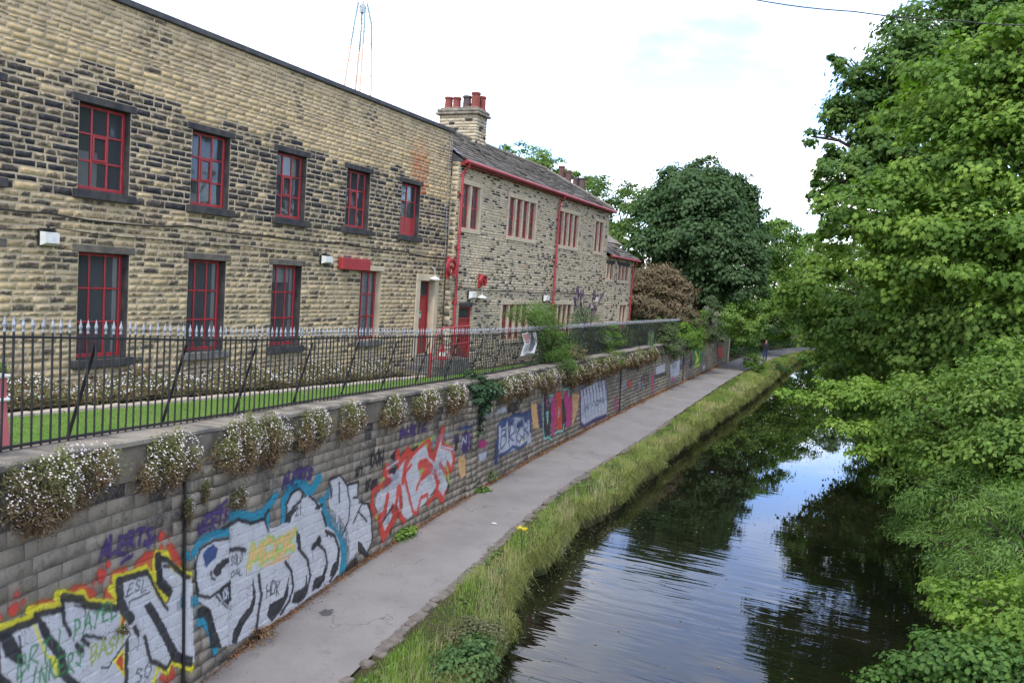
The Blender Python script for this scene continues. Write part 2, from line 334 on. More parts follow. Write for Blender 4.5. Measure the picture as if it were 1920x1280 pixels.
# rough stone setts along the outer edge of the path
Y=5.0; k=0
while Y<34:
    L=rng.uniform(.10,.17)+.004*Y; w=rng.uniform(.14,.24); x0=float(path_out(Y))-.05+rng.uniform(-.02,.02); a=rng.normal(0,.12)
    mb=MB(); zt=.018+rng.uniform(-.014,.016)
    mb.bbox(-w*.5,w*.5,-L*.5+.008,L*.5-.008,-.09,zt,.018)
    c,s_=math.cos(a),math.sin(a); dz=rng.normal(0,.03)
    mb.v=[(x0+w*.5+c*x-s_*y+rng.normal(0,.006),Y+L*.5+s_*x+c*y,z+dz*x+rng.normal(0,.004)) for x,y,z in mb.v]
    if rng.random()>.16: mb.build('sett',M['sett'],path)
    Y+=L; k+=1
# lawn sheet, edging stones
Yl=np.arange(-6,70,1.); V=[]
for Y in Yl:
    for x in (-12.42,float(wx(Y))-.5): V.append((x,Y,float(lawn_z(Y))+.0))
Fc=np.array([(2*i,2*i+1,2*i+3,2*i+2) for i in range(len(Yl)-1)])
lawn=tag(mesh_np('lawn',V,Fc,M['lawn']),kind='structure',label='mown green lawn strip between railings and stone mill',cat='lawn')
Y=4.
while Y<20.8:
    L=rng.uniform(.42,.62); z=float(lawn_z(Y+L/2)); mb=MB(); mb.bbox(-12.46+rng.normal(0,.008),-12.27+rng.normal(0,.008),Y+.006,Y+L-.006,z-.06,z+.05+rng.normal(0,.006),.012); mb.build('edging_stone',M['edging'],lawn); Y+=L
# ------------------------------------------------------------------ coursed stonework
_gf={}
def grid_faces(nx,ny):
    if (nx,ny) not in _gf: _gf[(nx,ny)]=np.array([(j*nx+i,j*nx+i+1,(j+1)*nx+i+1,(j+1)*nx+i) for j in range(ny-1) for i in range(nx-1)])
    return _gf[(nx,ny)]
def stone_piece(u0,u1,v0,v1,nx,ny,bulge,proud,joint,rag,depth=.03,bev=.009):
    """rock faced stone in (u,v,d): outer ring sinks below the joint, inner grid bulges"""
    j=joint/2; b=min(bev,(v1-v0)*.16)
    us=np.concatenate([[u0+j],np.linspace(u0+j+b,u1-j-b,nx),[u1-j]]); vs=np.concatenate([[v0+j],np.linspace(v0+j+b,v1-j-b,ny),[v1-j]])
    U,Vv=np.meshgrid(us,vs); D=np.full(U.shape,-depth); E=np.ones(U.shape)
    D[1:-1,1:-1]=proud+rng.uniform(0,bulge,(ny,nx))*.8; E[1:-1,1:-1]=.55
    if nx>2 and ny>2: E[2:-2,2:-2]=0.; D[2:-2,2:-2]+=bulge*.5
    elif nx>2: E[1:-1,2:-2]=.12; D[1:-1,2:-2]+=bulge*.3
    U=U+rng.normal(0,rag,U.shape); Vv=Vv+rng.normal(0,rag,Vv.shape)
    return np.stack([U,Vv,D],-1).reshape(-1,3),grid_faces(nx+2,ny+2),E.ravel()
def lay_courses(zs,u0,u1,lmin,lmax,holes):
    """zs: course boundaries; returns stones (u0,u1,v0,v1) and mortar strips"""
    st=[];mo=[]
    for a,b in zip(zs[:-1],zs[1:]):
        cuts=[(u0,u1)]
        for (h0,h1,g0,g1) in holes:
            if g0<b-.004 and g1>a+.004:
                cuts=[q for c in cuts for q in ((c[0],min(c[1],h0)),(max(c[0],h1),c[1])) if q[1]-q[0]>.004]
        for c in cuts:
            mo.append((c[0],c[1],a,b)); u=c[0]; first=True
            while u<c[1]-.004:
                L=rng.uniform(lmin,lmax)*(rng.uniform(.55,1) if first else 1)*(.75+.5*(b-a)/.14 if lmin>.15 else 1); first=False
                if c[1]-(u+L)<lmin*.6: L=c[1]-u
                if L>lmax*1.5: L=L/2
                st.append((u,min(u+L,c[1]),a,b)); u+=L
    return st,mo
def courses(bounds,h,jit):
    zs=[bounds[0]]
    for a,b in zip(bounds[:-1],bounds[1:]):
        n=max(1,round((b-a)/h)); w=rng.uniform(1-jit,1+jit,n); w=w/w.sum()*(b-a); zs+=list(a+np.cumsum(w))
    return np.array(zs)
def emit_pieces(name,pieces,mapf,mat,parent,n_single=300,rest='masonry'):
    """pieces: (local verts uvd, faces, colours rgba). The n_single that show largest become objects of their own, the rest one part"""
    W=[]; areas=[]
    for (v,f,c) in pieces:
        w=mapf(v[:,0],v[:,1],v[:,2]); W.append(w); cen=w.mean(0); px,py,z=to_px(cen)
        sz=(v[:,0].max()-v[:,0].min())*(v[:,1].max()-v[:,1].min())
        areas.append(sz/z**2 if (z>.5 and -20<px<1940 and -20<py<1300) else 0.)
    order=np.argsort(areas)[::-1]; single=set(order[:n_single][np.array(areas)[order[:n_single]]>0].tolist())
    VV=[];FF=[];CC=[];b=0
    for i,(v,f,c) in enumerate(pieces):
        if i in single: mesh_np(name,W[i],f,mat,parent,col=c)
        else: VV.append(W[i]); FF.append(f+b); CC.append(c); b+=len(v)
    if VV:
        o=mesh_np(rest,np.concatenate(VV),np.concatenate(FF),mat,parent,col=np.concatenate(CC)); o['kind']='stuff'
def stonework(parent,mapf,zs,u0,u1,lmin,lmax,holes,mat,mortar,tone,nx=4,ny=2,bulge=.016,proud=.004,joint=.014,rag=.003,n_single=300,mo_d=-.004):
    st,mo=lay_courses(zs,u0,u1,lmin,lmax,holes)
    V=[];Fc=[]
    for (a,b,c,d) in mo:
        k=len(V); V+=list(mapf(np.array([a,b,b,a]),np.array([c,c,d,d]),np.full(4,mo_d))); Fc.append((k,k+1,k+2,k+3))
    mesh_np('mortar',V,Fc,mortar,parent)
    P=[]
    for (a,b,c,d) in st:
        kx=nx if b-a>.2 else max(2,nx-1); v,f,e=stone_piece(a,b,c,d,kx,ny,bulge*rng.uniform(.5,1.3),proud+rng.uniform(-.003,.006),joint,rag)
        s,g,r=tone((a+b)/2,(c+d)/2); n=len(v); P.append((v,f,np.stack([np.full(n,s),np.full(n,g),np.full(n,r),e],1)))
    emit_pieces('stone',P,mapf,mat,parent,n_single)
def facade(X): return lambda u,v,d: np.stack(np.broadcast_arrays(X+np.asarray(d,float),np.asarray(u,float),np.asarray(v,float)),-1)
# ------------------------------------------------------------------ window and door builders (facades face +X)
def bars_frame(mb,x0,x1,ys,zs,wy,wz):
    """grid of bars at ys (vertical, width wy) and zs (horizontal)"""
    for y,w in zip(ys,wy): mb.bbox(x0,x1,y-w/2,y+w/2,zs[0]-wz[0]/2,zs[-1]+wz[-1]/2,.006)
    for i,(z,w) in enumerate(zip(zs,wz)):
        for a,b,wa,wb in zip(ys[:-1],ys[1:],wy[:-1],wy[1:]): mb.bbox(x0+.004,x1-.004,a+wa/2,b-wb/2,z-w/2,z+w/2,.006)
def reveal(parent,X,y0,y1,z0,z1,dep,mat,room,rd=1.6):
    mb=MB(); x1,x0=X+.004,X-dep; y0+=.003; y1-=.003; z0+=.003; z1-=.003
    mb.add([(x1,y0,z0),(x0,y0,z0),(x0,y0,z1),(x1,y0,z1),(x1,y1,z0),(x0,y1,z0),(x0,y1,z1),(x1,y1,z1)],[(0,3,2,1),(4,5,6,7),(0,1,5,4),(3,7,6,2)])
    mb.build('reveal',mat,parent)
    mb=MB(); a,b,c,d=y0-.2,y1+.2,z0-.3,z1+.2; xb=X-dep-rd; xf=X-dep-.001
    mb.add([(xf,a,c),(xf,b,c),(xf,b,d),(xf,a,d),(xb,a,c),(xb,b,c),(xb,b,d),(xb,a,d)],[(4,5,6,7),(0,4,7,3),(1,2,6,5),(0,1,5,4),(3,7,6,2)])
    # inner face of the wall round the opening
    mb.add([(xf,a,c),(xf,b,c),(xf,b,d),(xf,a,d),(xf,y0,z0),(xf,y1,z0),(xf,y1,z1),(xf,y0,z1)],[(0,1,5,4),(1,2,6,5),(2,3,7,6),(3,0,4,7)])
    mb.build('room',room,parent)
def sash_window(parent,X,y0,y1,z0,z1,cols=3,rows=3,rec=.14,vent=False,room=None,lintel='dark_stone',sill='dark_stone',shut=0,rowz=None,extra=None,top_l=.14):
    ys=np.linspace(y0+.03,y1-.03,cols+1); zs=np.linspace(z0+.035,z1-.03,rows+1)
    wy=[.06]+[.036]*(cols-1)+[.06]; wz=[.075]+[.036]*(rows-1)+[.06]
    mb=MB(); bars_frame(mb,X-rec-.05,X-rec,ys,zs,wy,wz)
    if vent:
        a,b=ys[1]+.018,ys[2]-.018; c,d=zs[1]+.018,zs[2]-.018
        for q in ((a,a+.035,c,d),(b-.035,b,c,d)): mb.bbox(X-rec-.03,X-rec+.014,q[0],q[1],q[2],q[3],.005)
        for q in ((c,c+.035),(d-.035,d)): mb.bbox(X-rec-.03,X-rec+.013,a+.035,b-.035,q[0],q[1],.005)
    if shut:  # lower part boarded with red panels
        mb.bbox(X-rec-.035,X-rec-.012,ys[0],ys[-1],z0+.02,zs[shut],.004)
    w=mb.build('window',M['red'],parent)
    for i in range(cols):
        for j in range(rows):
            if shut and j<shut: continue
            x=X-rec-.028; e=.004; t=rng.normal(0,.0025,2)
            mesh_np('pane',[(x+t[0],ys[i]+wy[i]/2-e,zs[j]+wz[j]/2-e),(x-t[0],ys[i+1]-wy[i+1]/2+e,zs[j]+wz[j]/2-e),(x-t[0]+t[1],ys[i+1]-wy[i+1]/2+e,zs[j+1]-wz[j+1]/2+e),(x+t[0]+t[1],ys[i]+wy[i]/2-e,zs[j+1]-wz[j+1]/2+e)],[(0,1,2,3)],M['glass'],w)
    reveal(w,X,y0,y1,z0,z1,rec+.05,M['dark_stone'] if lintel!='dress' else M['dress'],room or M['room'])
    mb=MB(); mb.bbox(X-.05,X+.022,y0-.13,y1+.13,z1+.003,z1+top_l,.012); mb.build('lintel',M[lintel],w)
    mb=MB(); mb.bbox(X-rec,X+.10,y0-.1,y1+.12,z0-.17,z0-.01,.012); mb.build('sill',M[sill],w)
    return w
def mullion_window(parent,X,y0,y1,z0,z1,n,rec=.085,lintel=None,sur=.15,room=None):
    mb=MB()
    w=None
    ys=np.linspace(y0,y1,n+1); mw=.12
    sw=MB()
    lights=[]
    for i in range(n):
        a=ys[i]+(mw/2 if i else 0); b=ys[i+1]-(mw/2 if i<n-1 else 0); lights.append((a,b))
    # stone surround is the part; sashes and panes are its pieces
    mb.bbox(X-rec-.04,X+.03,y0-sur,y1+sur,z1,z1+sur*1.15,.012) if lintel is None else None
    mb.bbox(X-rec-.04,X+.045,y0-sur,y1+sur,z0-sur,z0,.012)
    mb.bbox(X-rec-.04,X+.024,y0-sur,y0,z0+.002,z1-.002,.012); mb.bbox(X-rec-.04,X+.024,y1,y1+sur,z0+.002,z1-.002,.012)
    w=mb.build('window',M['dress'],parent)
    if lintel: q=MB(); q.bbox(X-rec-.04,X+.035,y0-sur,y1+sur,z1,z1+sur*1.15,.012); q.build('lintel',M[lintel],w)
    for y in ys[1:-1]:
        q=MB(); q.bbox(X-rec-.02,X+.012,y-mw/2,y+mw/2,z0+.002,z1-.002,.014); q.build('mullion',M['dress'],w)
    for (a,b) in lights:
        q=MB(); yy=np.linspace(a+.02,b-.02,3); zz=np.linspace(z0+.025,z1-.025,5)
        bars_frame(q,X-rec-.035,X-rec,list(yy),list(zz),[.07,.022,.07],[.07,.022,.05,.022,.07]); q.build('sash',M['red'],w)
        x=X-rec-.02; mesh_np('pane',[(x,a,z0),(x,b,z0),(x,b,z1),(x,a,z1)],[(0,1,2,3)],M['glass'],w)
    reveal(w,X-.02,y0,y1,z0,z1,rec+.03,M['dress'],room or M['room_pale'],1.0)
    return w
def panel_door(parent,X,y0,y1,z0,z1,rec=.2,fan=.5,label=None,panels=True):
    mb=MB(); x=X-rec; zf=z1-fan
    mb.bbox(x-.05,x,y0+.05,y1-.05,z0+.01,zf-.03,.008)
    ym=(y0+y1)/2
    if panels:
        for (a,b) in ((y0+.14,ym-.05),(ym+.05,y1-.14)):
            for (c,d) in ((z0+.2,z0+.75),(z0+.9,zf-.2)):
                if b-a>.08:
                    mb.bbox(x-.01,x+.012,a,b,c,d,.01)
    d=mb.build('door',M['red'],parent)
    q=MB()
    for (a,b,c,e) in ((y0,y0+.05,z0,z1),(y1-.05,y1,z0,z1)): q.bbox(x-.06,x+.03,a,b,c,e,.006)
    for z in (zf-.03,z1-.05): q.bbox(x-.06,x+.026,y0+.05,y1-.05,z,z+.05,.006)
    q.build('frame',M['red'],d)
    mesh_np('pane',[(x-.02,y0+.05,zf+.02),(x-.02,y1-.05,zf+.02),(x-.02,y1-.05,z1-.05),(x-.02,y0+.05,z1-.05)],[(0,1,2,3)],M['glass'],d)
    q=MB(); q.lathe((0,0,0),[(.008,0),(.022,.01),(.026,.03),(.012,.045)],8); q.v=[(x+c,y0+.13+a,z0+1.0+b) for a,b,c in q.v]; q.build('handle',M['iron'],d)
    reveal(d,X-.02,y0,y1,z0,z1,rec+.03,M['dress'],M['room'],.8)
    return d
# ------------------------------------------------------------------ stone mill (flat parapet)
X1=-13.34
mill=empty('stone_mill',(X1,14,2.3),'soot-blackened sandstone mill with flat parapet and red sash windows','building')
UW=[(7.74,8.84),(10.29,11.37),(12.89,13.96),(15.48,16.54),(18.2,19.26),(20.87,21.93)]; LW=[(7.8,8.88),(10.35,11.43),(12.91,13.97),(15.48,16.54),(19.04,20.06)]
UZ=(6.42,7.94); LZ=(3.35,5.29); D1=(22.22,23.1,2.77,5.09)
holes=[]
for (a,b) in UW: holes+=[(a,b,UZ[0]-.01,UZ[1]+.003),(a-.13,b+.13,UZ[1]+.003,UZ[1]+.14),(a-.1,b+.12,UZ[0]-.17,UZ[0]-.01)]
for (a,b) in LW: holes+=[(a,b,LZ[0]-.01,LZ[1]+.003),(a-.13,b+.13,LZ[1]+.003,LZ[1]+.14),(a-.1,b+.12,LZ[0]-.17,LZ[0]-.01)]
holes.append((21.98,23.34,2.6,5.245))
B=[1.9,3.18,3.34,5.245,5.293,5.43,6.25,6.41,7.943,8.08,9.86]
zs=np.concatenate([courses([1.9,3.18,3.34,5.293,5.43,6.25,6.41,7.943,8.08,8.5],.118,.22),courses([8.5,9.86],.10,.36)[1:]])
i=np.argmin(abs(zs-5.245)); holes[-1]=(21.98,23.34,2.6,zs[np.argmin(abs(zs-5.245))]); DT=zs[np.argmin(abs(zs-5.245))]
def tone1(u,v):
    edge=8.45-.035*(u-9)+.22*math.sin(u*1.3)+.12*math.sin(u*3.7)
    if v>edge: s=.03+.12*max(0,1-(v-edge)/.5)*rng.random()
    elif v>6.2: s=rng.uniform(.56,.9) if rng.random()<.92 else rng.uniform(.25,.45)
    elif v>5.0: s=rng.uniform(.40,.72)
    else: s=rng.uniform(.32,.66) if rng.random()<(.56+.25*math.exp(-((u-14)/2.2)**2)) else rng.uniform(.0,.24)
    for (a,b) in UW:
        if 6.2<v<8.1 and min(abs(u-a),abs(u-b))<.28: s=max(s,.72)
    q_=max(0,math.sin(u*1.7)+.8*math.sin(u*4.3+1)-.35)
    if v>9.75-1.0*min(1,q_): s+=.62*min(1,q_*1.4)*rng.uniform(.6,1)
    g=(rng.uniform(.3,1) if v>5.6 else rng.uniform(.45,1.15)) if v<edge else rng.uniform(0,.6)
    if v>9.2: g=min(1,g+.35)
    r=0.
    t=max(0,1-abs((u-21.85-.1*(8.4-v))/.62))
    if 7.7<v<9.3: r=min(1,1.9*t)*max(0,min(1,(9.5-v)/.7))*rng.uniform(.6,1.)
    if 21.2<u<22.5 and 7.85<v<9: s*=.3
    return s,g,r
stonework(mill,facade(X1),zs,5.0,23.76,.17,.38,holes,M['stone1'],M['mortar'],tone1,nx=4,ny=3,bulge=.005,joint=.02,mo_d=-.001,rag=.005)
for i,(a,b) in enumerate(UW):
    w=sash_window(mill,X1,a,b,UZ[0],UZ[1],3 if i<5 else 2,3,vent=i in (1,2,3,4),shut=1 if i==5 else 0,lintel='dark_stone')
    if i in (1,2,4): q=MB(); q.box(X1-.62,X1-.6,a+.25+.1*i,b-.22,UZ[0]+.02,UZ[0]+(.75,.3,.42)[(i-1)%3]); q.build('display_board',M['room_pale'],w)
    if i in (3,5): q=MB(); q.box(X1-.3,X1-.285,a+.05,b-.05,UZ[1]-.5,UZ[1]-.04); q.build('blind',M['room_pale'],w)
for i,(a,b) in enumerate(LW):
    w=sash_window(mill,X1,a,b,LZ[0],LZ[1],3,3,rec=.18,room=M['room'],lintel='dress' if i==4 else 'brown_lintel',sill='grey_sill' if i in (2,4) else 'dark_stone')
    if i==4:
        V=[];n=40
        for k in range(n+1):
            y=a+.05+(b-a-.1)*k/n; x=X1-.29+.022*math.sin(k*1.9); V+=[(x,y,LZ[0]+.05),(x,y,LZ[1]-.05)]
        mesh_np('curtain',V,[(2*k,2*k+2,2*k+3,2*k+1) for k in range(n)],M['lace'],w)
    if i==3:
        q=MB(); q.box(X1-.3,X1-.285,a+.05,b-.05,LZ[1]-.42,LZ[1]-.04); q.build('blind',M['white'],w)
    if i in (1,2,3):
        q=MB(); q.box(X1-.9,X1-.24,b-.16,b-.06,LZ[0]-.1,LZ[1]-.05); q.build('shutter',M['room_pale'],w)
    if i==1: q=MB(); q.box(X1-.75,X1-.35,a+.25,b-.3,LZ[0]-.05,LZ[0]+.45); q.build('chair_back',M['red_old'],w)
    q=MB(); q.lathe((X1-.33,(a+b)/2+.1,LZ[0]+1.22),[(.006,0),(.02,.02),(.02,.06),(.006,.1)],6); q.build('blind_pull',M['white'],w)
mb=MB(); mb.bbox(X1-9,X1+.07,4.9,23.82,9.865,9.985,.015); mb.build('parapet_coping',M['roof_edge'],mill)
mb=MB(); mb.box(X1-9,X1-.35,4.95,23.76,9.5,9.86); mb.box(X1-9,X1-.02,4.95,5.0,1.5,9.5); mb.box(X1-9,X1-.02,23.70,23.755,1.5,9.5); mb.box(X1-9,X1-8.9,5.0,23.7,1.5,9.5); mb.build('back_walls',M['mortar'],mill)
# door with pale dressed surround
q=MB(); q.bbox(X1-.1,X1+.03,21.98,22.22,2.7,5.09,.012); q.bbox(X1-.1,X1+.03,23.1,23.34,2.7,5.09,.012); q.bbox(X1-.1,X1+.034,21.98,23.34,5.092,DT,.012); q.build('door_surround',M['dress'],mill)
panel_door(mill,X1,*D1,rec=.22,fan=.48,panels=False)
q=MB(); q.bbox(X1-.3,X1+.06,22.16,23.16,2.65,2.77,.01); q.build('threshold',M['dark_stone'],mill)
# ------------------------------------------------------------------ stone house with mullioned windows
X2=-13.05
house=empty('stone_house',(X2,31,2.2),'sandstone house with mullioned windows, stone slate roof and red gutter','building')
WU=[(24.03,25.31,2),(27.7,30.14,4),(32.68,35.0,4),(37.33,38.5,2)]; WL=[(27.67,30.0,4),(32.68,34.9,4)]
HZ=(6.9,8.31); HL=(3.06,4.37); S=.15
holes=[(a-S,b+S,HZ[0]-S,HZ[1]+S*1.15) for a,b,_ in WU]+[(a-S,b+S,HL[0]-S,HL[1]+S*1.15) for a,b,_ in WL]+[(24.3,25.25,1.9,4.45),(37.55,38.2,1.9,4.32)]
zs2=courses([1.9,HL[0]-S,HL[1]+S*1.15,HZ[0]-S,HZ[1]+S*1.15,8.97],.088,.25)
D2T=zs2[np.argmin(abs(zs2-4.42))]; D3T=zs2[np.argmin(abs(zs2-4.32))]; holes[-2]=(24.3,25.25,1.8,D2T); holes[-1]=(37.55,38.2,1.8,D3T)
def tone2(u,v):
    patch=.5+.5*math.sin(u*1.1+1.3*math.sin(v*1.7))*math.sin(v*2.3+.6*u)
    pr=.10+.30*patch*(1 if v<7.6 else .35)+(.12 if v>8.5 else 0)
    s=rng.uniform(.55,.95) if rng.random()<pr else rng.uniform(0,.22)
    return s,rng.uniform(0,1),(.5 if rng.random()<.012 else 0.)
stonework(house,facade(X2),zs2,23.77,39.3,.12,.34,holes,M['stone2'],M['mortar2'],tone2,nx=3,ny=2,bulge=.005,joint=.015,mo_d=-.001)
# return of the house wall towards the mill, and the far gable above the annex
fr=lambda u,v,d: np.stack(np.broadcast_arrays(np.asarray(u,float),23.765-np.asarray(d,float),np.asarray(v,float)),-1)
stonework(house,fr,courses([1.9,8.97],.16,.2),X1+.03,X2-.03,.3,.4,[],M['stone2'],M['mortar2'],lambda u,v:(rng.uniform(.2,.7),rng.random(),0),nx=3,ny=2,n_single=0)
mb=MB(); mb.box(X2-6,X2-.05,39.2,39.28,1.5,9.0); mb.box(X2-6,X2-5.9,23.9,39.2,1.5,9.0); mb.build('back_walls',M['mortar2'],house)
for a,b,n in WU: mullion_window(house,X2,a,b,HZ[0],HZ[1],n,sur=S)
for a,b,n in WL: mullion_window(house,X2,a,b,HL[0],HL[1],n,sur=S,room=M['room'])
q=MB(); q.bbox(X2-.1,X2+.02,24.3,25.25,4.3,D2T,.01); q.build('lintel',M['dark_stone'],house)
panel_door(house,X2,24.32,25.23,2.2,4.3,rec=.07,fan=.4)
q=MB(); q.bbox(X2-.1,X2+.02,37.55,38.2,4.2,D3T,.01); q.build('lintel',M['dress'],house)
panel_door(house,X2,37.56,38.19,2.15,4.2,rec=.16,fan=.55)
# roof of stone slates: eaves x=-12.85 z=9.03, ridge x=-15.6 z=10.63, hipped at the far end
def slate_roof(parent,xe,ze,xr,zr,y0,ye,hip,n_single,expo=.27,name='slate'):
    run=xe-xr; L=math.hypot(run,zr-ze); sx,sz=-run/L,(zr-ze)/L; n=int(L/expo)
    nx_,nz_=sz,-sx
    mp=lambda u,v,d: np.stack(np.broadcast_arrays(xe+sx*np.asarray(v,float)+nx_*np.asarray(d,float),np.asarray(u,float),ze+sz*np.asarray(v,float)+nz_*np.asarray(d,float)),-1)
    P=[]
    for i in range(n):
        v0=i*L/n-.04; v1=(i+1)*L/n+.06; yend=ye-(v0+.1)*run/L*hip; y=y0+rng.uniform(-.3,0)
        while y<yend:
            w=rng.uniform(.32,.75)*(1-.25*i/n); a,b=max(y,y0)+.004,min(y+w,yend)-.004; y+=w
            if b-a<.05: continue
            t=rng.uniform(.03,.055); e=rng.normal(0,.012); lo=v0+rng.normal(0,.012)
            v=np.array([(a,lo,.05+t+e),(b,lo+rng.normal(0,.008),.05+t+e),(b,v1,.03),(a,v1,.03),(a,lo,.05+e-.02),(b,lo,.05+e-.02)])
            f=np.array([(0,1,2,3),(4,5,1,0),(5,2,1,1) if False else (5,4,3,2)])
            s=rng.uniform(.0,.55); c=np.tile([s,rng.random(),0,.2],(6,1)); P.append((v,f,c))
    emit_pieces(name,P,mp,M['slate'],parent,n_single,rest='slating')
slate_roof(house,-12.85,9.0,-15.6,10.6,23.8,39.45,1.0,220)
mb=MB(); k=39.45
mb.add([(-12.87,23.8,8.985),(-12.87,k-.03,8.985),(-15.6,k-2.75,10.59),(-15.6,23.8,10.59),(-18.4,23.8,8.98),(-18.4,k-.03,8.98)],[(0,1,2,3),(3,2,5,4),(1,5,2),(0,3,4)]); mb.build('roof_deck',M['roof_edge'],house)
mb=MB(); y=23.8
while y<k-2.8: mb.bbox(-15.74,-15.46,y,y+.48,10.6,10.72,.03); y+=.5
mb.tube([(-15.6,k-2.75,10.66),(-12.9,k-.03,9.08)],.09,6); mb.build('ridge_stones',M['slate'],house)
mb=MB(); mb.bbox(-13.0,-12.86,23.77,39.4,8.86,8.97,.01); mb.build('fascia',M['red_old'],house)
mb=MB(); mb.tube([(-12.78,23.7,8.98),(-12.78,39.5,8.94)],.066,8); mb.build('gutter',M['red'],house)
def downpipe(parent,x,y,z0,z1,name='downpipe'):
    mb=MB(); mb.tube([(x+.2,y,z1),(x+.2,y,z1-.12),(x,y,z1-.35),(x,y,z0)],.047,8)
    for z in np.arange(z0+.5,z1-.5,1.75): mb.lathe((x,y,z),[(.05,-.05),(.066,-.04),(.066,.04),(.05,.05)],8); mb.box(x-.09,x,y-.1,y+.1,z-.02,z+.02)
    mb.build(name,M['red'],parent)
downpipe(house,X2+.09,23.86,2.2,8.95); downpipe(house,X2+.09,32.42,2.2,8.95)
mb=MB(); mb.add([(-12.9,23.78,9.06),(-12.9,24.3,9.07),(-13.5,24.25,9.46),(-13.5,23.78,9.5)],[(0,1,2,3)]); mb.build('lead_flashing',M['lead'],house)
# chimney on the ridge
def stack(parent,x0,x1,y0,y1,z0,z1,pots,mat,n_single):
    c=MB(); c.box(x0+.02,x1-.02,y0+.02,y1-.02,z0,z1); ch=c.build('chimney',M['mortar2'],parent)
    zc=courses([z0,z1],.12,.25); tn=lambda u,v:(rng.uniform(.1,.5) if rng.random()<.8 else .8,rng.uniform(.2,1),0)
    for mp,a,b in ((lambda u,v,d: np.stack(np.broadcast_arrays(np.asarray(u,float),y0-np.asarray(d,float),np.asarray(v,float)),-1),x0,x1),(facade(x1),y0,y1)):
        st,mo=lay_courses(zc,a,b,.22,.42,[]); P=[]
        for (a_,b_,c_,d_) in st:
            v,f,e=stone_piece(a_,b_,c_,d_,3,2,.007,.002,.018,.004); s,g,r=tn(0,0); P.append((v,f,np.stack([np.full(len(v),s),np.full(len(v),g),np.zeros(len(v)),e],1)))
        emit_pieces('stone',P,mp,mat,ch,n_single)
    q=MB(); q.bbox(x0-.12,x1+.12,y0-.12,y1+.12,z1,z1+.09,.02); q.bbox(x0-.09,x1+.09,y0-.09,y1+.09,z1+.092,z1+.24,.05); q.bbox(x0+.02,x1-.02,y0+.02,y1-.02,z1+.242,z1+.3,.03); q.build('cornice',M['slate_plain'],ch)
    for (px,py,r,h,mt) in pots:
        q=MB(); r*=1.3; q.lathe((px,py,z1+.28),[(r*1.12,0),(r*1.08,.05),(r,.08),(r*.94,h-.1),(r*1.1,h-.08),(r*1.12,h-.02),(r*1.02,h),(r*.75,h),(r*.72,h-.3)],12); q.build('chimney_pot',M[mt],ch)
    return ch
M['slate_plain']=simple('weathered_cornice',(.22,.19,.14),(.10,.09,.075),5.,.9,.5)
stack(house,-16.98,-15.3,29.0,29.9,9.6,11.6,[(-16.72,29.25,.12,.46,'pot_red'),(-16.6,29.68,.11,.42,'pot_red'),(-16.35,29.25,.12,.44,'pot_red'),(-16.1,29.68,.1,.32,'pot_red'),(-15.9,29.25,.125,.48,'pot_dark'),(-15.75,29.68,.12,.42,'pot_dark'),(-15.52,29.25,.13,.60,'pot_red'),(-15.47,29.68,.12,.54,'pot_red')],M['stone2'],40)
# low annex beyond the house
annex=empty('stone_annex',(X2,41.5,2.2),'low sandstone annex with slate roof at the far end of the house','building')
holes=[(39.5-S,40.5+S,5.65-S,6.42+S*1.15),(41.37-S,43.15+S,5.65-S,6.42+S*1.15),(42.08-S,43.2+S,3.0-S,4.35+S*1.15)]
stonework(annex,facade(X2),courses([1.9,3.0-S,4.35+S*1.15,5.65-S,6.42+S*1.15,6.8],.105,.2),39.31,44.08,.14,.36,holes,M['stone2'],M['mortar2'],tone2,nx=3,ny=2,bulge=.008,joint=.018,mo_d=.001,n_single=60)
mullion_window(annex,X2,39.5,40.5,5.65,6.42,2,sur=S,lintel='dark_stone'); mullion_window(annex,X2,41.37,43.15,5.65,6.42,3,sur=S,lintel='dark_stone'); mullion_window(annex,X2,42.08,43.2,3.0,4.35,2,sur=S)
mb=MB(); mb.box(X2-4,X2-.03,44.0,44.07,1.5,6.8); mb.box(X2-4,X2-3.9,39.4,44,1.5,6.8); mb.build('back_walls',M['mortar2'],annex)
slate_roof(annex,-12.85,6.82,-14.6,7.86,39.35,44.3,.9,60)
mb=MB(); mb.add([(-12.87,39.35,6.8),(-12.87,44.27,6.8),(-14.6,42.7,7.85),(-14.6,39.35,7.85),(-16.6,39.35,6.8),(-16.6,44.27,6.8)],[(0,1,2,3),(3,2,5,4),(1,5,2)]); mb.build('roof_deck',M['roof_edge'],annex)
mb=MB(); mb.tube([(-12.78,39.3,6.8),(-12.78,44.35,6.76)],.06,8); mb.build('gutter',M['red'],annex); downpipe(annex,X2+.09,43.7,2.2,6.76)
# house standing behind, of which only chimney stacks and pots rise over the roof
rear=empty('rear_house',(-17.5,46,2.0),'chimney stack with tall terracotta pots rising behind the slate roof','chimney')
mb=MB(); mb.box(-21,-15.7,42.5,49.5,1.5,8.0); mb.build('wall',M['mortar2'],rear)
mb=MB(); mb.add([(-15.5,42.3,7.9),(-15.5,49.7,7.9),(-18.3,49.7,9.6),(-18.3,42.3,9.6),(-21.2,42.3,7.9),(-21.2,49.7,7.9)],[(0,1,2,3),(3,2,5,4),(0,3,4),(1,5,2)]); mb.build('roof',M['slate_plain'],rear)
stack(rear,-16.95,-16.05,43.6,44.6,8.0,10.2,[(-16.72,44.0,.14,.72,'pot_dark'),(-16.36,44.0,.14,.72,'pot_dark')],M['stone2'],10)
stack(rear,-18.0,-17.0,43.7,44.5,8.6,10.15,[(-17.62,44.0,.13,1.42,'pot_brown'),(-17.17,44.0,.13,1.15,'pot_brown')],M['stone2'],0)
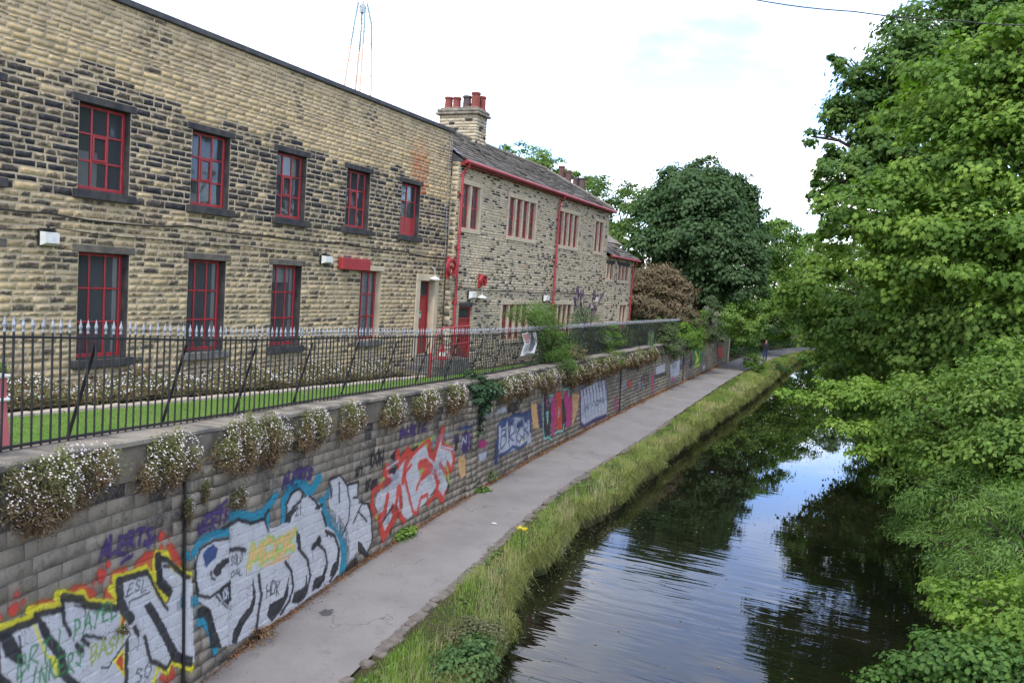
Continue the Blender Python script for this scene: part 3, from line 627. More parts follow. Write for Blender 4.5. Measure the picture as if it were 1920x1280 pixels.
# ------------------------------------------------------------------ retaining wall
rwall=empty('retaining_wall',(float(wx(20)),20,0),'long grey stone retaining wall covered in graffiti beside the towpath','wall')
PIERS=[(7.42,8.27,.07),(17.62,18.2,.06),(33.9,34.55,.06),(48.45,49.1,.06)]
seg=[0.0]; 
for a,b,_ in PIERS: seg+=[a,b]
seg.append(66.0)
def seg_d(Y):
    Y=np.asarray(Y,float); d=np.zeros(Y.shape)
    for a,b,h in PIERS: d=np.where((Y>=a)&(Y<=b),h,d)
    return d
band_z=lambda Y: cop_z(Y)-BAND_H
CH=.158; NCO=21
wmap=lambda u,v,d: wallp(u,band_z(np.asarray(u,float))+np.asarray(v,float),d)
P=[]; TABLE={}
V=[];Fc=[]
ys=np.concatenate([np.arange(0,30,.5),np.arange(30,66.1,1.)])
for Y in ys: V+=[tuple(wallp(Y,-.2,-.006)),tuple(wallp(Y,float(cop_z(Y))-.1,-.006))]
Fc=[(2*i,2*i+2,2*i+3,2*i+1) for i in range(len(ys)-1)]
mesh_np('mortar',V,Fc,M['wmortar'],rwall)
for k in range(NCO):
    v1=-k*CH; v0=v1-CH; edges=[]; prs=[]
    for a,b in zip(seg[:-1],seg[1:]):
        hd=float(seg_d((a+b)/2)); u=a; first=True
        while u<b-.01:
            L=rng.uniform(.24,.46)*(rng.uniform(.5,1) if first else 1); first=False
            if b-(u+L)<.2: L=b-u
            zt=float(band_z(u))+v1
            pr=hd+rng.uniform(-.004,.006); edges.append(u); prs.append(pr)
            if zt>-.02:
                v,f,e=stone_piece(u,u+L,v0,v1,3,2,.004,pr,.010,.003,depth=.012+hd,bev=.006)
                base=max(0,.55-(zt-.1)*1.2); s=rng.uniform(.05,.42)+.5*max(0,math.sin(u*2.1)+math.sin(u*5.7)-.5)*max(0,1-k/6)+.4*base*rng.random()+(.35 if k==0 and rng.random()<.5 else 0); n=len(v)
                P.append((v,f,np.stack([np.full(n,s),np.full(n,rng.random()),np.zeros(n),e*.6],1)))
            u+=L
    TABLE[k]=(np.array(edges),np.array(prs))
emit_pieces('block',P,wmap,M['block'],rwall,300)
# sides of the piers are closed by the blocks' sunk rims; band course and coping above
def ring_piece(Y0,Y1,z0f,z1f,d0,d1,n=2,b=.012):
    """stone bent along the wall between Y0 and Y1"""
    V=[];Fc=[]
    us=np.linspace(Y0,Y1,n)
    prof=lambda Y:[(d0,z0f(Y)),(d1-b,z0f(Y)),(d1,z0f(Y)+b),(d1,z1f(Y)-b),(d1-b,z1f(Y)),(d0,z1f(Y))]
    for Y in us:
        for (d,z) in prof(Y): V.append(tuple(wallp(Y,z,d)))
    k=6
    for i in range(n-1):
        for j in range(k): Fc.append((i*k+j,i*k+(j+1)%k,(i+1)*k+(j+1)%k,(i+1)*k+j))
    Fc+=[tuple(range(k-1,-1,-1)),tuple((n-1)*k+j for j in range(k))]
    return V,Fc
Y=0.0
while Y<66:
    L=rng.uniform(.85,1.35); t=rng.normal(0,.004); 
    V,Fc=ring_piece(Y+.005,min(Y+L,66)-.005,lambda q:band_z(q)+.0,lambda q:cop_z(q)-.085,-.25,.045+t+float(seg_d(Y+L/2))*.6); mesh_np('band_stone',V,Fc,M['band'],rwall); Y+=L
Y=0.0
while Y<66:
    L=rng.uniform(.7,1.25); t=rng.normal(0,.004)
    V,Fc=ring_piece(Y+.004,min(Y+L,66)-.004,lambda q:cop_z(q)-.083,lambda q:cop_z(q)+t,-.5,.10+t,b=.02); mesh_np('coping_stone',V,Fc,M['coping'],rwall); Y+=L
# end return of the wall
mb=MB(); e=wallp(66.,0.,0.); mb.box(e[0]-.55,e[0]+.08,66.0,66.35,-.1,2.35); mb.build('end_pier',M['dress'],rwall)
# drain pipes and dark joints in the wall
for i,(Yd,r) in enumerate([(7.37,.018),(33.8,.024),(48.4,.03)]):
    mb=MB(); top=float(band_z(Yd)); mb.tube([wallp(Yd,top+.02,.035),wallp(Yd,1.,.03),wallp(Yd,.02,.03)],r,7)
    tag(mb.build('drain_pipe',M['iron'],None),['black drain pipe on the wall between two silver graffiti pieces','black drain pipe on the wall past the comb-shaped graffiti','black drain pipe beside the green graffiti patch'][i],'pipe','drain pipes down the wall')
# ------------------------------------------------------------------ graffiti: thin paint skins following the block relief
GRAFFITI={
'a':[('p','r',0.03,[(6.465,1.86),(6.504,1.931),(6.674,1.989),(6.832,1.952),(6.872,1.63),(6.853,1.578),(6.731,1.753),(6.662,1.806)]),
('p','r',0.03,[(7.047,1.823),(7.063,1.953),(7.159,1.931),(7.265,1.783),(7.345,1.664),(7.354,1.522),(7.125,1.692)]),
('p','r',0.03,[(6.076,1.861),(6.102,1.946),(6.232,1.955),(6.357,1.918),(6.381,1.847),(6.175,1.879),(6.118,1.818)]),
('p','r',0.03,[(5.986,1.693),(6.001,1.795),(6.078,1.819),(6.163,1.706),(6.127,1.624)]),
('p','r',0.03,[(5.442,1.983),(5.546,2.019),(5.692,1.971),(5.806,1.895),(5.856,1.823),(5.86,1.743),(5.699,1.806),(5.658,1.899)]),
('p','r',0.03,[(4.901,1.962),(4.945,2.049),(5.104,2.043),(5.288,1.982),(5.325,1.906),(5.043,1.973)]),
('p','r',0.03,[(6.887,0.504),(7.033,0.389),(7.104,0.386),(7.207,0.461),(7.231,0.263),(7.086,0.271),(6.94,0.372)]),
('d','r',0.055,[(4.76,2.097)]),
('d','r',0.026,[(4.787,2.223)]),
('d','r',0.02,[(4.866,2.128)]),
('d','r',0.063,[(5.955,1.959)]),
('d','r',0.034,[(6.058,2.049)]),
('d','r',0.016,[(5.833,1.931)]),
('d','r',0.054,[(6.963,2.074)]),
('d','r',0.016,[(7.106,2.023)]),
('d','r',0.039,[(6.959,1.934)]),
('d','r',0.026,[(4.59,2.085)]),
('d','r',0.037,[(5.914,2.02)]),
('p','w',0.012,[(4.588,1.963),(4.78,1.945),(5.013,1.896),(5.044,1.937),(5.361,1.854),(5.374,1.948),(5.68,1.807),(5.701,1.754),(6.191,1.53),(6.239,1.815),(6.686,1.754),(6.883,1.433),(7.081,1.222),(7.193,1.348),(6.97,1.535),(6.931,1.817),(7.074,1.769),(7.459,1.422),(7.525,0.33),(7.168,0.51),(7.076,0.461),(6.779,0.406),(6.721,0.227),(4.607,1.231)]),
('s','y',0.074,[(4.587,1.999),(4.81,1.955),(5.028,1.929),(4.938,2.017),(5.042,1.985),(5.342,1.905),(5.304,2.019),(5.372,2.01),(5.515,1.915),(5.659,1.897),(5.718,1.783),(6.189,1.583),(6.207,1.634),(6.084,1.79),(6.18,1.775),(6.145,1.876),(6.32,1.834),(6.684,1.801)]),
('s','y',0.067,[(6.684,1.801),(6.84,1.597),(6.881,1.463),(7.053,1.294)]),
('s','y',0.068,[(6.851,1.608),(6.828,1.822),(6.852,1.916),(7.07,1.837),(7.138,1.68),(7.432,1.466)]),
('s','y',0.061,[(6.803,0.38),(6.907,0.562),(7.079,0.405),(7.169,0.494),(7.478,0.272)]),
('s','y',0.029,[(4.998,1.873),(5.138,1.534),(5.19,1.461)]),
('p','y',0.012,[(5.189,1.473),(5.256,1.454),(5.328,1.345),(5.384,1.192),(5.316,1.189),(5.225,1.382)]),
('p','y',0.012,[(6.126,0.979),(6.305,1.05),(6.344,0.679),(6.201,0.874)]),
('p','y',0.012,[(6.254,1.491),(6.35,1.34),(6.214,1.244)]),
('p','r',0.012,[(6.177,0.955),(6.287,1.002),(6.298,0.772)]),
('p','r',0.012,[(6.278,1.412),(6.318,1.339),(6.247,1.285)]),
('s','k',0.058,[(4.588,1.94),(4.796,1.921),(5.022,1.881)]),
('s','k',0.051,[(5.028,1.938),(5.378,1.844)]),
('s','k',0.04,[(5.383,1.932),(5.404,1.698),(5.484,1.55)]),
('s','k',0.068,[(5.391,1.96),(5.652,1.835),(5.7,1.76),(6.191,1.527)]),
('s','k',0.063,[(6.208,1.823),(6.692,1.745)]),
('s','k',0.1,[(6.23,1.791),(6.261,1.558),(6.34,1.414),(6.428,1.315)]),
('s','k',0.035,[(6.71,1.731),(6.895,1.429),(7.084,1.16)]),
('s','k',0.1,[(6.901,1.856),(6.926,1.566),(7.108,1.372)]),
('s','k',0.054,[(6.942,1.828),(7.086,1.75),(7.408,1.448)]),
('p','k',0.012,[(4.588,1.94),(4.721,1.891),(4.785,1.747),(4.84,1.686),(4.855,1.563),(4.774,1.613),(4.667,1.723),(4.62,1.836)]),
('p','k',0.012,[(5.044,1.925),(5.128,1.817),(5.216,1.657),(5.394,1.414),(5.474,1.135),(5.66,0.938),(5.477,1.044),(5.35,1.209),(5.345,1.35),(5.168,1.605),(5.081,1.777)]),
('p','k',0.012,[(6.662,1.364),(6.762,1.369),(6.997,1.028),(7.261,0.577),(7.483,0.406),(7.455,0.323),(7.206,0.485),(6.919,0.986)]),
('s','k',0.055,[(6.356,1.07),(6.346,0.635)]),
('s','k',0.021,[(5.959,0.99),(6.058,0.943),(6.405,1.14)]),
('s','k',0.045,[(6.658,1.016),(6.764,0.696),(7.076,0.453),(7.202,0.557)]),
('s','k',0.048,[(5.57,1.41),(5.649,1.306)]),
('s','k',0.039,[(5.659,1.421),(5.755,1.325)]),
('s','k',0.027,[(5.676,1.459),(6.004,1.278)]),
('s','k',0.048,[(6.487,1.198),(6.55,1.092)]),
('s','k',0.02,[(4.813,1.826),(4.832,1.713)]),
('s','k',0.028,[(7.006,1.717),(7.108,1.664)]),
('s','k',0.019,[(5.554,1.81),(5.701,1.743)]),
('p','k',0.012,[(4.598,1.582),(4.688,1.484),(4.751,1.371),(4.601,1.45)]),
('t','g',0.022,[(4.794,1.453),(5.392,1.453)],'BRTI',0.208),
('t','g',0.025,[(5.531,1.478),(6.236,1.443)],'PATEL',0.176),
('t','g',0.024,[(4.829,1.295),(5.689,1.147)],'LINKERS',0.176),
('t','l',0.028,[(5.782,1.115),(6.324,1.084)],'BASH',0.166),
('t','k',0.017,[(6.352,1.592),(6.719,1.553)],'ESL',0.13),
('s','k',0.017,[(6.397,1.518),(6.744,1.5)]),
('t','k',0.019,[(6.487,0.536),(6.819,0.507)],'SO',0.166)],
'b':[('t','v',0.043,[(5.927,2.154),(6.804,2.064)],'ALERTS',0.183),
('s','v',0.039,[(6.271,1.996),(6.436,2.025)]),
('s','v',0.045,[(6.668,2.106),(6.716,2.033),(6.847,2.109)])],
'c':[('s','t',0.118,[(7.461,1.704),(7.574,1.796),(7.724,1.825),(7.943,1.813),(8.34,1.739)]),
('s','t',0.138,[(8.362,1.911),(8.568,1.905),(8.9,1.764),(9.201,1.747),(9.388,1.827),(9.538,1.92)]),
('s','t',0.174,[(9.78,1.46),(9.774,1.774),(9.905,1.943),(10.16,1.964),(10.389,1.866),(10.539,1.714),(10.823,1.899)]),
('s','t',0.115,[(10.937,1.462),(11.166,1.603)]),
('s','t',0.224,[(10.89,1.449),(11.088,1.153),(11.407,0.942),(11.666,0.664),(11.77,0.426),(11.682,0.012)]),
('s','t',0.115,[(7.378,1.149),(7.557,1.099)]),
('s','t',0.12,[(7.605,0.819),(7.728,0.788),(7.865,0.578),(7.978,0.297)]),
('s','t',0.095,[(9.32,1.694),(9.338,1.473)]),
('p','k',0.04,[(9.338,0.014),(9.99,-0.007),(10.608,-0.002),(11.178,-0.008),(11.628,0.03),(12.198,0.217),(12.282,-0.052),(11.596,-0.153),(10.62,-0.14),(9.914,-0.104),(9.112,-0.024),(8.812,0.039)]),
('p','w',0.012,[(7.523,1.665),(7.607,1.749),(7.882,1.777),(8.344,1.678),(8.369,1.81),(8.539,1.833),(8.907,1.679),(9.208,1.649),(9.376,1.484),(9.577,1.449),(9.823,1.448),(9.824,1.672),(9.958,1.818),(10.167,1.882),(10.315,1.802),(10.281,1.694),(10.587,1.691),(10.786,1.547),(10.947,1.362),(11.098,1.052),(11.389,0.871),(11.565,0.642),(11.646,0.361),(11.572,0.075),(11.177,0.005),(10.559,0.028),(9.989,0.005),(9.337,0.036),(9.028,0.097),(8.807,0.104),(8.523,0.121),(8.075,0.294),(7.846,0.874),(7.588,1.087),(7.614,1.152),(7.546,1.289)]),
('s','k',0.034,[(8.346,1.658),(7.915,1.748),(7.608,1.73),(7.534,1.57),(7.546,1.289),(7.599,1.154),(7.836,1.035),(8.09,1.05),(8.287,1.058),(8.4,0.982)]),
('p','k',0.012,[(7.903,1.351),(7.97,1.406),(8.17,1.401),(8.239,1.365),(8.102,1.342),(8.081,1.267),(7.979,1.264)]),
('s','k',0.054,[(8.351,1.676),(8.305,1.373),(8.098,1.411)]),
('s','k',0.051,[(8.295,1.426),(8.393,1.465),(8.604,1.419),(8.758,1.347)]),
('p','k',0.012,[(8.025,1.054),(8.218,1.086),(8.396,1.043),(8.415,0.775),(8.343,0.738),(8.238,0.797),(8.126,0.903)]),
('p','k',0.012,[(7.589,0.975),(7.717,0.966),(7.847,0.855),(7.916,0.673),(8.092,0.287),(7.878,0.38),(7.794,0.723),(7.719,0.829),(7.601,0.872)]),
('p','k',0.012,[(8.969,0.864),(9.031,0.629),(8.966,0.42),(8.72,0.307),(8.557,0.126),(8.468,0.165),(8.493,0.297),(8.641,0.422),(8.887,0.493),(8.98,0.627)]),
('s','k',0.056,[(9.117,0.876),(9.179,0.576),(9.064,0.103)]),
('s','k',0.048,[(9.834,0.837),(10.019,0.639),(10.071,0.391),(9.981,0.192),(9.733,0.081)]),
('p','k',0.012,[(9.354,0.216),(9.431,0.33),(9.796,0.306),(9.909,0.448),(9.934,0.553),(9.903,0.267),(9.728,0.139),(9.471,0.071)]),
('s','k',0.051,[(10.207,0.949),(10.5,0.67),(10.6,0.374),(10.47,0.108),(10.242,0.073)]),
('p','k',0.012,[(10.054,0.142),(10.139,0.251),(10.44,0.233),(10.478,0.415),(10.491,0.172),(10.328,0.1),(10.154,0.087)]),
('s','k',0.045,[(10.67,0.809),(10.807,0.836),(11.065,0.64),(11.151,0.365),(11.025,0.157),(10.689,0.114)]),
('p','k',0.012,[(10.675,0.168),(10.767,0.269),(10.998,0.236),(11.09,0.384),(11.073,0.166),(10.88,0.071)]),
('s','k',0.052,[(11.083,0.957),(11.397,0.793),(11.568,0.513),(11.519,0.195),(11.271,0.053)]),
('p','k',0.012,[(11.252,0.143),(11.346,0.302),(11.484,0.329),(11.534,0.549),(11.54,0.291),(11.424,0.129)]),
('s','k',0.041,[(9.842,1.465),(9.842,1.712),(9.998,1.849),(10.212,1.872),(10.317,1.778),(10.274,1.673),(10.019,1.617)]),
('p','k',0.012,[(9.813,1.462),(9.895,1.586),(10.159,1.591),(9.996,1.492),(9.951,1.417)]),
('s','k',0.044,[(10.542,1.678),(10.75,1.532),(10.846,1.411)]),
('s','k',0.045,[(10.751,1.424),(10.949,1.434)]),
('s','k',0.046,[(10.952,1.312),(11.098,1.052)]),
('p','k',0.012,[(10.154,1.058),(10.162,1.217),(10.258,1.12),(10.277,0.904)]),
('s','k',0.045,[(8.369,1.806),(8.574,1.829),(8.906,1.686),(9.208,1.66),(9.362,1.758)]),
('s','k',0.031,[(9.225,1.676),(9.348,1.449)]),
('d','k',0.076,[(10.861,0.868)]),
('s','k',0.082,[(10.67,0.809),(10.862,0.861)]),
('d','k',0.039,[(11.149,0.884)]),
('d','k',0.032,[(11.268,0.83)]),
('s','k',0.027,[(7.981,0.996),(8.067,0.906)]),
('s','k',0.022,[(8.108,0.87),(8.235,0.743)]),
('s','k',0.026,[(7.846,1.371),(7.884,1.262),(7.949,1.23)]),
('p','n',0.012,[(7.659,1.64),(7.794,1.691),(7.902,1.705),(8.004,1.606),(7.962,1.523),(7.747,1.452)]),
('t','b',0.028,[(8.125,0.913),(8.352,0.849)],'CHO',0.112),
('t','e',0.141,[(8.86,1.09),(10.141,0.969)],'MCCK',0.247),
('t','o',0.064,[(8.86,1.09),(10.141,0.969)],'MCCK',0.247),
('t','k',0.026,[(9.302,0.476),(9.724,0.422)],'HDK',0.193),
('t','k',0.024,[(10.095,1.477),(10.316,1.453)],'21',0.118),
('t','k',0.02,[(8.409,1.239),(8.708,1.202)],'SOLO',0.124),
('t','k',0.02,[(8.421,1.075),(8.72,1.033)],'DAL',0.083),
('s','o',0.045,[(9.263,0.967),(9.955,0.889)])],
'd':[('p','w',0.012,[(11.196,1.793),(11.549,1.792),(11.835,1.563),(12.219,1.531),(12.263,1.135),(12.553,1.077),(12.76,0.793),(12.82,0.277),(12.605,0.105),(12.24,0.338),(12.258,0.171),(11.849,0.18),(11.786,0.526),(11.438,0.882),(11.219,1.068),(11.143,1.583)]),
('s','k',0.033,[(11.196,1.793),(11.549,1.792),(11.809,1.556),(11.923,1.244),(11.902,0.937),(11.685,0.736)]),
('s','k',0.034,[(11.835,1.563),(12.219,1.531),(12.223,1.251),(12.053,1.292)]),
('s','k',0.036,[(12.075,0.838),(12.379,1.106),(12.644,1.042),(12.779,0.732),(12.82,0.277),(12.605,0.105)]),
('s','k',0.035,[(12.281,0.97),(12.593,0.726)]),
('p','k',0.012,[(12.256,0.441),(12.375,0.379),(12.679,0.069),(12.551,0.081),(12.271,0.302)]),
('s','k',0.039,[(11.201,1.743),(11.252,1.483)]),
('s','k',0.032,[(11.52,1.672),(11.545,1.337)])],
'e':[('t','v',0.058,[(9.735,1.994),(10.631,1.953)],'ALERTS',0.175)],
'f':[('t','v',0.039,[(7.582,1.905),(8.26,1.919)],'WERTS',0.145),
('s','k',0.027,[(8.084,1.852),(8.166,1.848),(8.265,1.859)]),
('t','v',0.042,[(7.712,2.015),(8.247,2.118)],'X',0.116)],
'g':[('p','e',0.03,[(13.004,1.252),(13.222,1.423),(13.416,1.326),(13.194,1.154)]),
('p','e',0.03,[(14.462,1.751),(15.306,1.818),(15.756,1.839),(15.337,1.597)]),
('p','e',0.03,[(16.27,1.564),(16.617,1.44),(16.3,1.364)]),
('p','e',0.03,[(12.889,0.738),(13.064,0.747),(13.148,0.533)]),
('p','e',0.03,[(16.012,1.159),(16.519,0.997),(16.592,0.519),(16.085,0.662)]),
('p','k',0.02,[(13.55,1.745),(13.79,1.841),(13.754,1.622)]),
('p','k',0.02,[(14.466,1.721),(14.81,1.75),(14.771,1.517)]),
('p','k',0.02,[(12.753,1.415),(12.985,1.419),(12.944,1.265),(12.71,1.291)]),
('p','k',0.02,[(16.392,0.76),(16.597,0.485),(16.453,0.352)]),
('p','k',0.02,[(13.536,0.345),(13.694,0.33),(13.618,0.18)]),
('p','w',0.012,[(12.893,0.953),(12.987,1.147),(13.493,1.198),(13.398,1.468),(13.589,1.429),(13.952,1.584),(14.217,1.562),(14.486,1.57),(15.173,1.718),(15.441,1.393),(15.688,1.253),(16.077,1.789),(16.208,1.446),(16.81,1.274),(16.706,0.861),(16.351,1.029),(16.123,0.945),(16.502,0.572),(16.305,0.254),(15.777,0.633),(15.351,0.447),(14.79,0.338),(14.383,0.293),(13.817,0.612),(13.296,0.299),(13.064,0.747)]),
('s','r',0.118,[(12.914,0.772),(12.774,0.982),(12.845,1.221),(13.24,1.267),(13.546,1.27)]),
('s','r',0.139,[(13.454,1.262),(13.286,1.492),(13.384,1.582),(13.525,1.442)]),
('s','r',0.179,[(13.834,1.748),(13.863,1.515),(14.331,1.716),(14.482,1.6),(14.233,1.443),(14.139,1.142)]),
('s','r',0.085,[(14.486,1.57),(14.89,1.676),(15.386,1.774)]),
('s','r',0.169,[(15.395,1.711),(15.447,1.454),(15.677,1.324),(15.869,1.6),(16.127,1.877)]),
('s','r',0.121,[(16.127,1.877),(16.135,1.507),(16.673,1.348),(16.842,1.068),(16.694,0.83),(16.444,1.061)]),
('s','r',0.158,[(13.305,0.226),(13.104,0.655),(13.311,0.684),(13.445,0.985)]),
('s','r',0.172,[(13.305,0.226),(13.832,0.494),(13.679,0.704)]),
('s','r',0.13,[(13.81,0.671),(13.991,0.511),(14.214,0.307)]),
('s','r',0.126,[(13.81,0.671),(13.923,1.046)]),
('s','r',0.148,[(13.99,1.031),(14.073,0.635)]),
('s','r',0.087,[(14.284,1.053),(14.481,0.684),(14.646,0.375),(14.851,0.299),(15.041,0.582),(15.369,0.583),(15.403,0.341),(15.762,0.477)]),
('s','r',0.218,[(14.942,1.304),(15.233,1.293),(15.518,1.113),(15.12,1.055)]),
('s','r',0.086,[(15.12,1.055),(14.855,0.898),(14.809,0.818)]),
('s','r',0.162,[(15.725,0.993),(15.939,0.693),(15.851,0.553),(16.225,0.257)]),
('s','r',0.118,[(16.449,0.813),(16.019,1.11)]),
('s','r',0.084,[(16.225,0.257),(16.376,0.435)]),
('s','r',0.081,[(14.284,1.053),(14.188,1.277),(14.511,1.388)]),
('s','k',0.047,[(13.266,0.557),(13.676,0.733)]),
('p','k',0.012,[(13.46,1.47),(13.863,1.515),(13.724,1.359)]),
('s','b',0.033,[(13.39,1.539),(13.885,1.596)]),
('p','l',0.012,[(14.95,1.242),(15.175,1.181),(14.907,1.038)]),
('s','b',0.036,[(16.121,1.493),(16.761,1.316)])],
'h':[('s','v',0.068,[(13.95,2.097),(13.972,2.179)]),
('t','v',0.067,[(13.958,2.039),(15.279,2.007)],'AURIZ',0.181)],
'i':[('t','k',0.05,[(12.721,1.688),(13.25,1.691)],'DOH',0.248)],
'x':[('t','k',0.034,[(12.117,1.657),(12.389,1.651)],'XIT',0.132),
('t','k',0.039,[(12.539,1.304),(12.707,1.319)],'RS',0.163)],
'j':[('p','v',0.02,[(17.197,1.274),(17.281,1.566),(17.538,1.628),(17.748,1.457),(17.748,1.178),(17.446,1.093)]),
('s','b',0.045,[(17.242,1.266),(17.338,1.489),(17.538,1.353),(17.561,1.487)]),
('p','v',0.03,[(16.778,1.479),(16.838,1.636),(17.052,1.636),(17.085,1.428)]),
('s','k',0.1,[(16.931,1.32),(16.986,1.512)]),
('s','n',0.052,[(17.125,1.726),(17.707,1.707)])],
'k':[('p','o',0.03,[(17.062,1.027),(17.36,1.074),(17.561,0.934),(17.578,0.549),(17.317,0.517),(17.162,0.668)])],
'l':[('p','m',0.04,[(18.35,1.218),(18.637,1.243),(19.008,1.109),(18.777,1.001),(18.424,1.062)]),
('p','b',0.05,[(18.4,0.922),(18.997,0.889),(18.933,0.679),(18.481,0.727)])],
'm':[('p','b',0.012,[(19.716,1.506),(20.253,1.546),(22.43,1.46),(22.626,0.515),(22.112,0.515),(20.05,0.57),(19.842,0.818)]),
('s','n',0.105,[(19.748,0.452),(19.813,0.976),(19.782,1.439),(20.147,1.522),(20.604,1.478),(21.056,1.536),(21.675,1.446),(22.43,1.46)]),
('s','n',0.1,[(20.012,0.596),(20.431,0.599),(20.768,0.62),(20.991,0.662),(21.616,0.515),(22.226,0.58)]),
('s','n',0.041,[(20.545,1.486),(20.752,0.583)]),
('s','n',0.042,[(21.084,1.513),(21.341,0.562)]),
('s','n',0.044,[(21.801,1.438),(22.008,0.532)]),
('s','n',0.127,[(22.434,1.439),(22.525,0.873)]),
('s','n',0.173,[(20.038,1.402),(20.345,1.412)]),
('s','n',0.179,[(20.636,1.371),(20.957,1.382)]),
('s','n',0.188,[(21.37,1.21),(21.709,1.219)]),
('s','n',0.196,[(22.0,1.315),(22.354,1.326)]),
('t','n',0.05,[(20.002,0.829),(22.522,0.703)],'BRGR',0.458),
('s','n',0.136,[(19.638,0.472),(19.655,0.964)]),
('s','y',0.07,[(21.764,0.697),(21.888,0.698)])],
'u':[('t','k',0.056,[(18.367,1.681),(18.615,1.934)],'IRO',0.183)],
'n':[('t','k',0.074,[(20.507,1.688),(21.39,1.655)],'NEBK',0.225),
('p','b',0.05,[(19.648,1.875),(20.296,1.909),(20.441,1.735),(19.677,1.72)])],
'o':[('p','o',0.06,[(22.467,1.701),(22.973,1.662),(23.341,0.834),(22.754,0.92)]),
('p','v',0.06,[(23.117,1.584),(23.438,1.587),(23.668,0.828),(23.399,0.867)]),
('p','o',0.06,[(26.807,1.539),(27.778,1.437),(27.656,0.924),(27.122,0.424),(26.968,0.398)]),
('p','k',0.012,[(23.72,1.804),(24.269,1.766),(24.53,1.221),(24.453,0.326),(24.02,0.437),(23.737,0.818)]),
('p','m',0.012,[(24.63,1.705),(24.885,1.678),(25.077,1.152),(24.931,0.382),(24.644,0.404),(24.47,1.486)]),
('p','r',0.012,[(24.895,1.785),(25.487,1.746),(25.831,1.237),(25.73,0.394),(25.203,0.451),(25.024,1.071),(25.041,1.463)]),
('p','k',0.012,[(25.634,1.44),(25.943,1.405),(26.19,0.692),(25.908,0.277)]),
('p','m',0.012,[(25.943,1.721),(26.333,1.704),(26.505,1.479),(26.849,1.372),(26.986,0.912),(26.726,0.41),(26.246,0.455),(26.19,1.012),(25.854,1.46)]),
('s','q',0.056,[(23.652,1.811),(23.737,0.818),(23.926,0.41),(24.296,0.415),(24.711,0.263)]),
('s','q',0.057,[(24.274,1.744),(24.63,1.705)]),
('s','q',0.063,[(25.777,1.783),(26.401,1.743),(26.424,1.488)]),
('s','q',0.061,[(24.995,0.416),(25.278,0.44),(25.886,0.371),(25.986,0.584)]),
('s','q',0.075,[(24.05,1.218),(24.193,0.88),(24.22,1.218),(24.05,1.218)]),
('s','b',0.04,[(25.312,1.233),(25.349,0.918),(25.48,1.146)]),
('s','m',0.065,[(23.935,1.739),(24.086,1.362)])],
'p':[('p','b',0.012,[(27.878,1.547),(29.594,1.626),(31.354,1.622),(31.796,0.8),(31.75,0.237),(29.972,0.23),(28.522,0.215),(28.102,0.335)]),
('s','v',0.093,[(28.159,1.555),(28.327,1.306)]),
('s','v',0.047,[(28.327,1.306),(28.491,0.945)]),
('s','v',0.018,[(28.491,0.945),(28.736,0.272)]),
('s','v',0.095,[(28.569,1.555),(28.743,1.296)]),
('s','v',0.048,[(28.743,1.296),(28.914,0.92)]),
('s','v',0.018,[(28.914,0.92),(29.156,0.274)]),
('s','v',0.097,[(28.988,1.556),(29.169,1.286)]),
('s','v',0.049,[(29.169,1.286),(29.347,0.894)]),
('s','v',0.019,[(29.347,0.894),(29.585,0.277)]),
('s','v',0.1,[(29.418,1.557),(29.605,1.276)]),
('s','v',0.05,[(29.605,1.276),(29.79,0.868)]),
('s','v',0.019,[(29.79,0.868),(30.025,0.28)]),
('s','v',0.102,[(29.857,1.558),(30.051,1.265)]),
('s','v',0.051,[(30.051,1.265),(30.244,0.842)]),
('s','v',0.019,[(30.244,0.842),(30.475,0.283)]),
('s','v',0.104,[(30.307,1.56),(30.508,1.255)]),
('s','v',0.052,[(30.508,1.255),(30.709,0.815)]),
('s','v',0.02,[(30.709,0.815),(30.935,0.287)]),
('s','v',0.106,[(30.767,1.562),(30.976,1.244)]),
('s','v',0.053,[(30.976,1.244),(31.185,0.787)]),
('s','v',0.02,[(31.185,0.787),(31.406,0.291)]),
('s','v',0.109,[(31.238,1.563),(31.455,1.234)]),
('s','v',0.055,[(31.455,1.234),(31.673,0.759)]),
('s','v',0.021,[(31.673,0.759),(31.889,0.295)]),
('s','v',0.135,[(27.866,1.428),(28.058,0.341),(28.448,0.164),(29.979,0.203),(31.568,0.152)]),
('s','v',0.068,[(31.415,1.59),(31.79,0.746)]),
('t','n',0.044,[(28.568,0.714),(31.2,0.732)],'NIGH',0.211)],
'q':[('s','m',0.133,[(33.167,0.705),(33.393,0.51),(33.1,0.375),(33.499,0.158)])],
'v':[('p','r',0.06,[(35.227,1.222),(35.922,1.19),(35.892,0.892),(35.407,0.849)])],
'r':[('p','g',0.03,[(51.545,1.745),(54.657,1.758),(55.109,0.804),(52.059,0.602)]),
('p','g',0.03,[(51.545,1.745),(54.657,1.758),(55.109,0.804),(52.059,0.602)]),
('s','y',0.209,[(52.334,1.534),(53.224,1.142),(52.632,0.88),(53.764,1.022),(54.018,1.529)]),
('s','e',0.178,[(51.95,0.588),(54.184,0.646)])],
's':[('p','b',0.08,[(44.466,1.279),(47.22,1.433),(47.412,0.492),(45.009,0.355)]),
('p','m',0.05,[(45.027,0.538),(45.839,0.582),(45.785,0.249),(45.133,0.27)]),
('t','n',0.128,[(47.485,0.797),(48.704,0.784)],'UP',0.524)],
'y':[('p','b',0.08,[(40.914,1.393),(43.343,1.464),(43.377,0.927),(41.079,0.94)]),
('s','k',0.126,[(40.918,0.953),(43.555,0.913)])],
'z':[('s','m',0.256,[(40.181,1.081),(40.582,0.173)])],
'aa':[('t','k',0.083,[(37.824,0.612),(39.516,0.643)],'KOSA',0.596)],
't':[('p','r',0.08,[(61.198,1.39),(63.525,1.426),(64.035,0.484),(61.778,0.571)])],
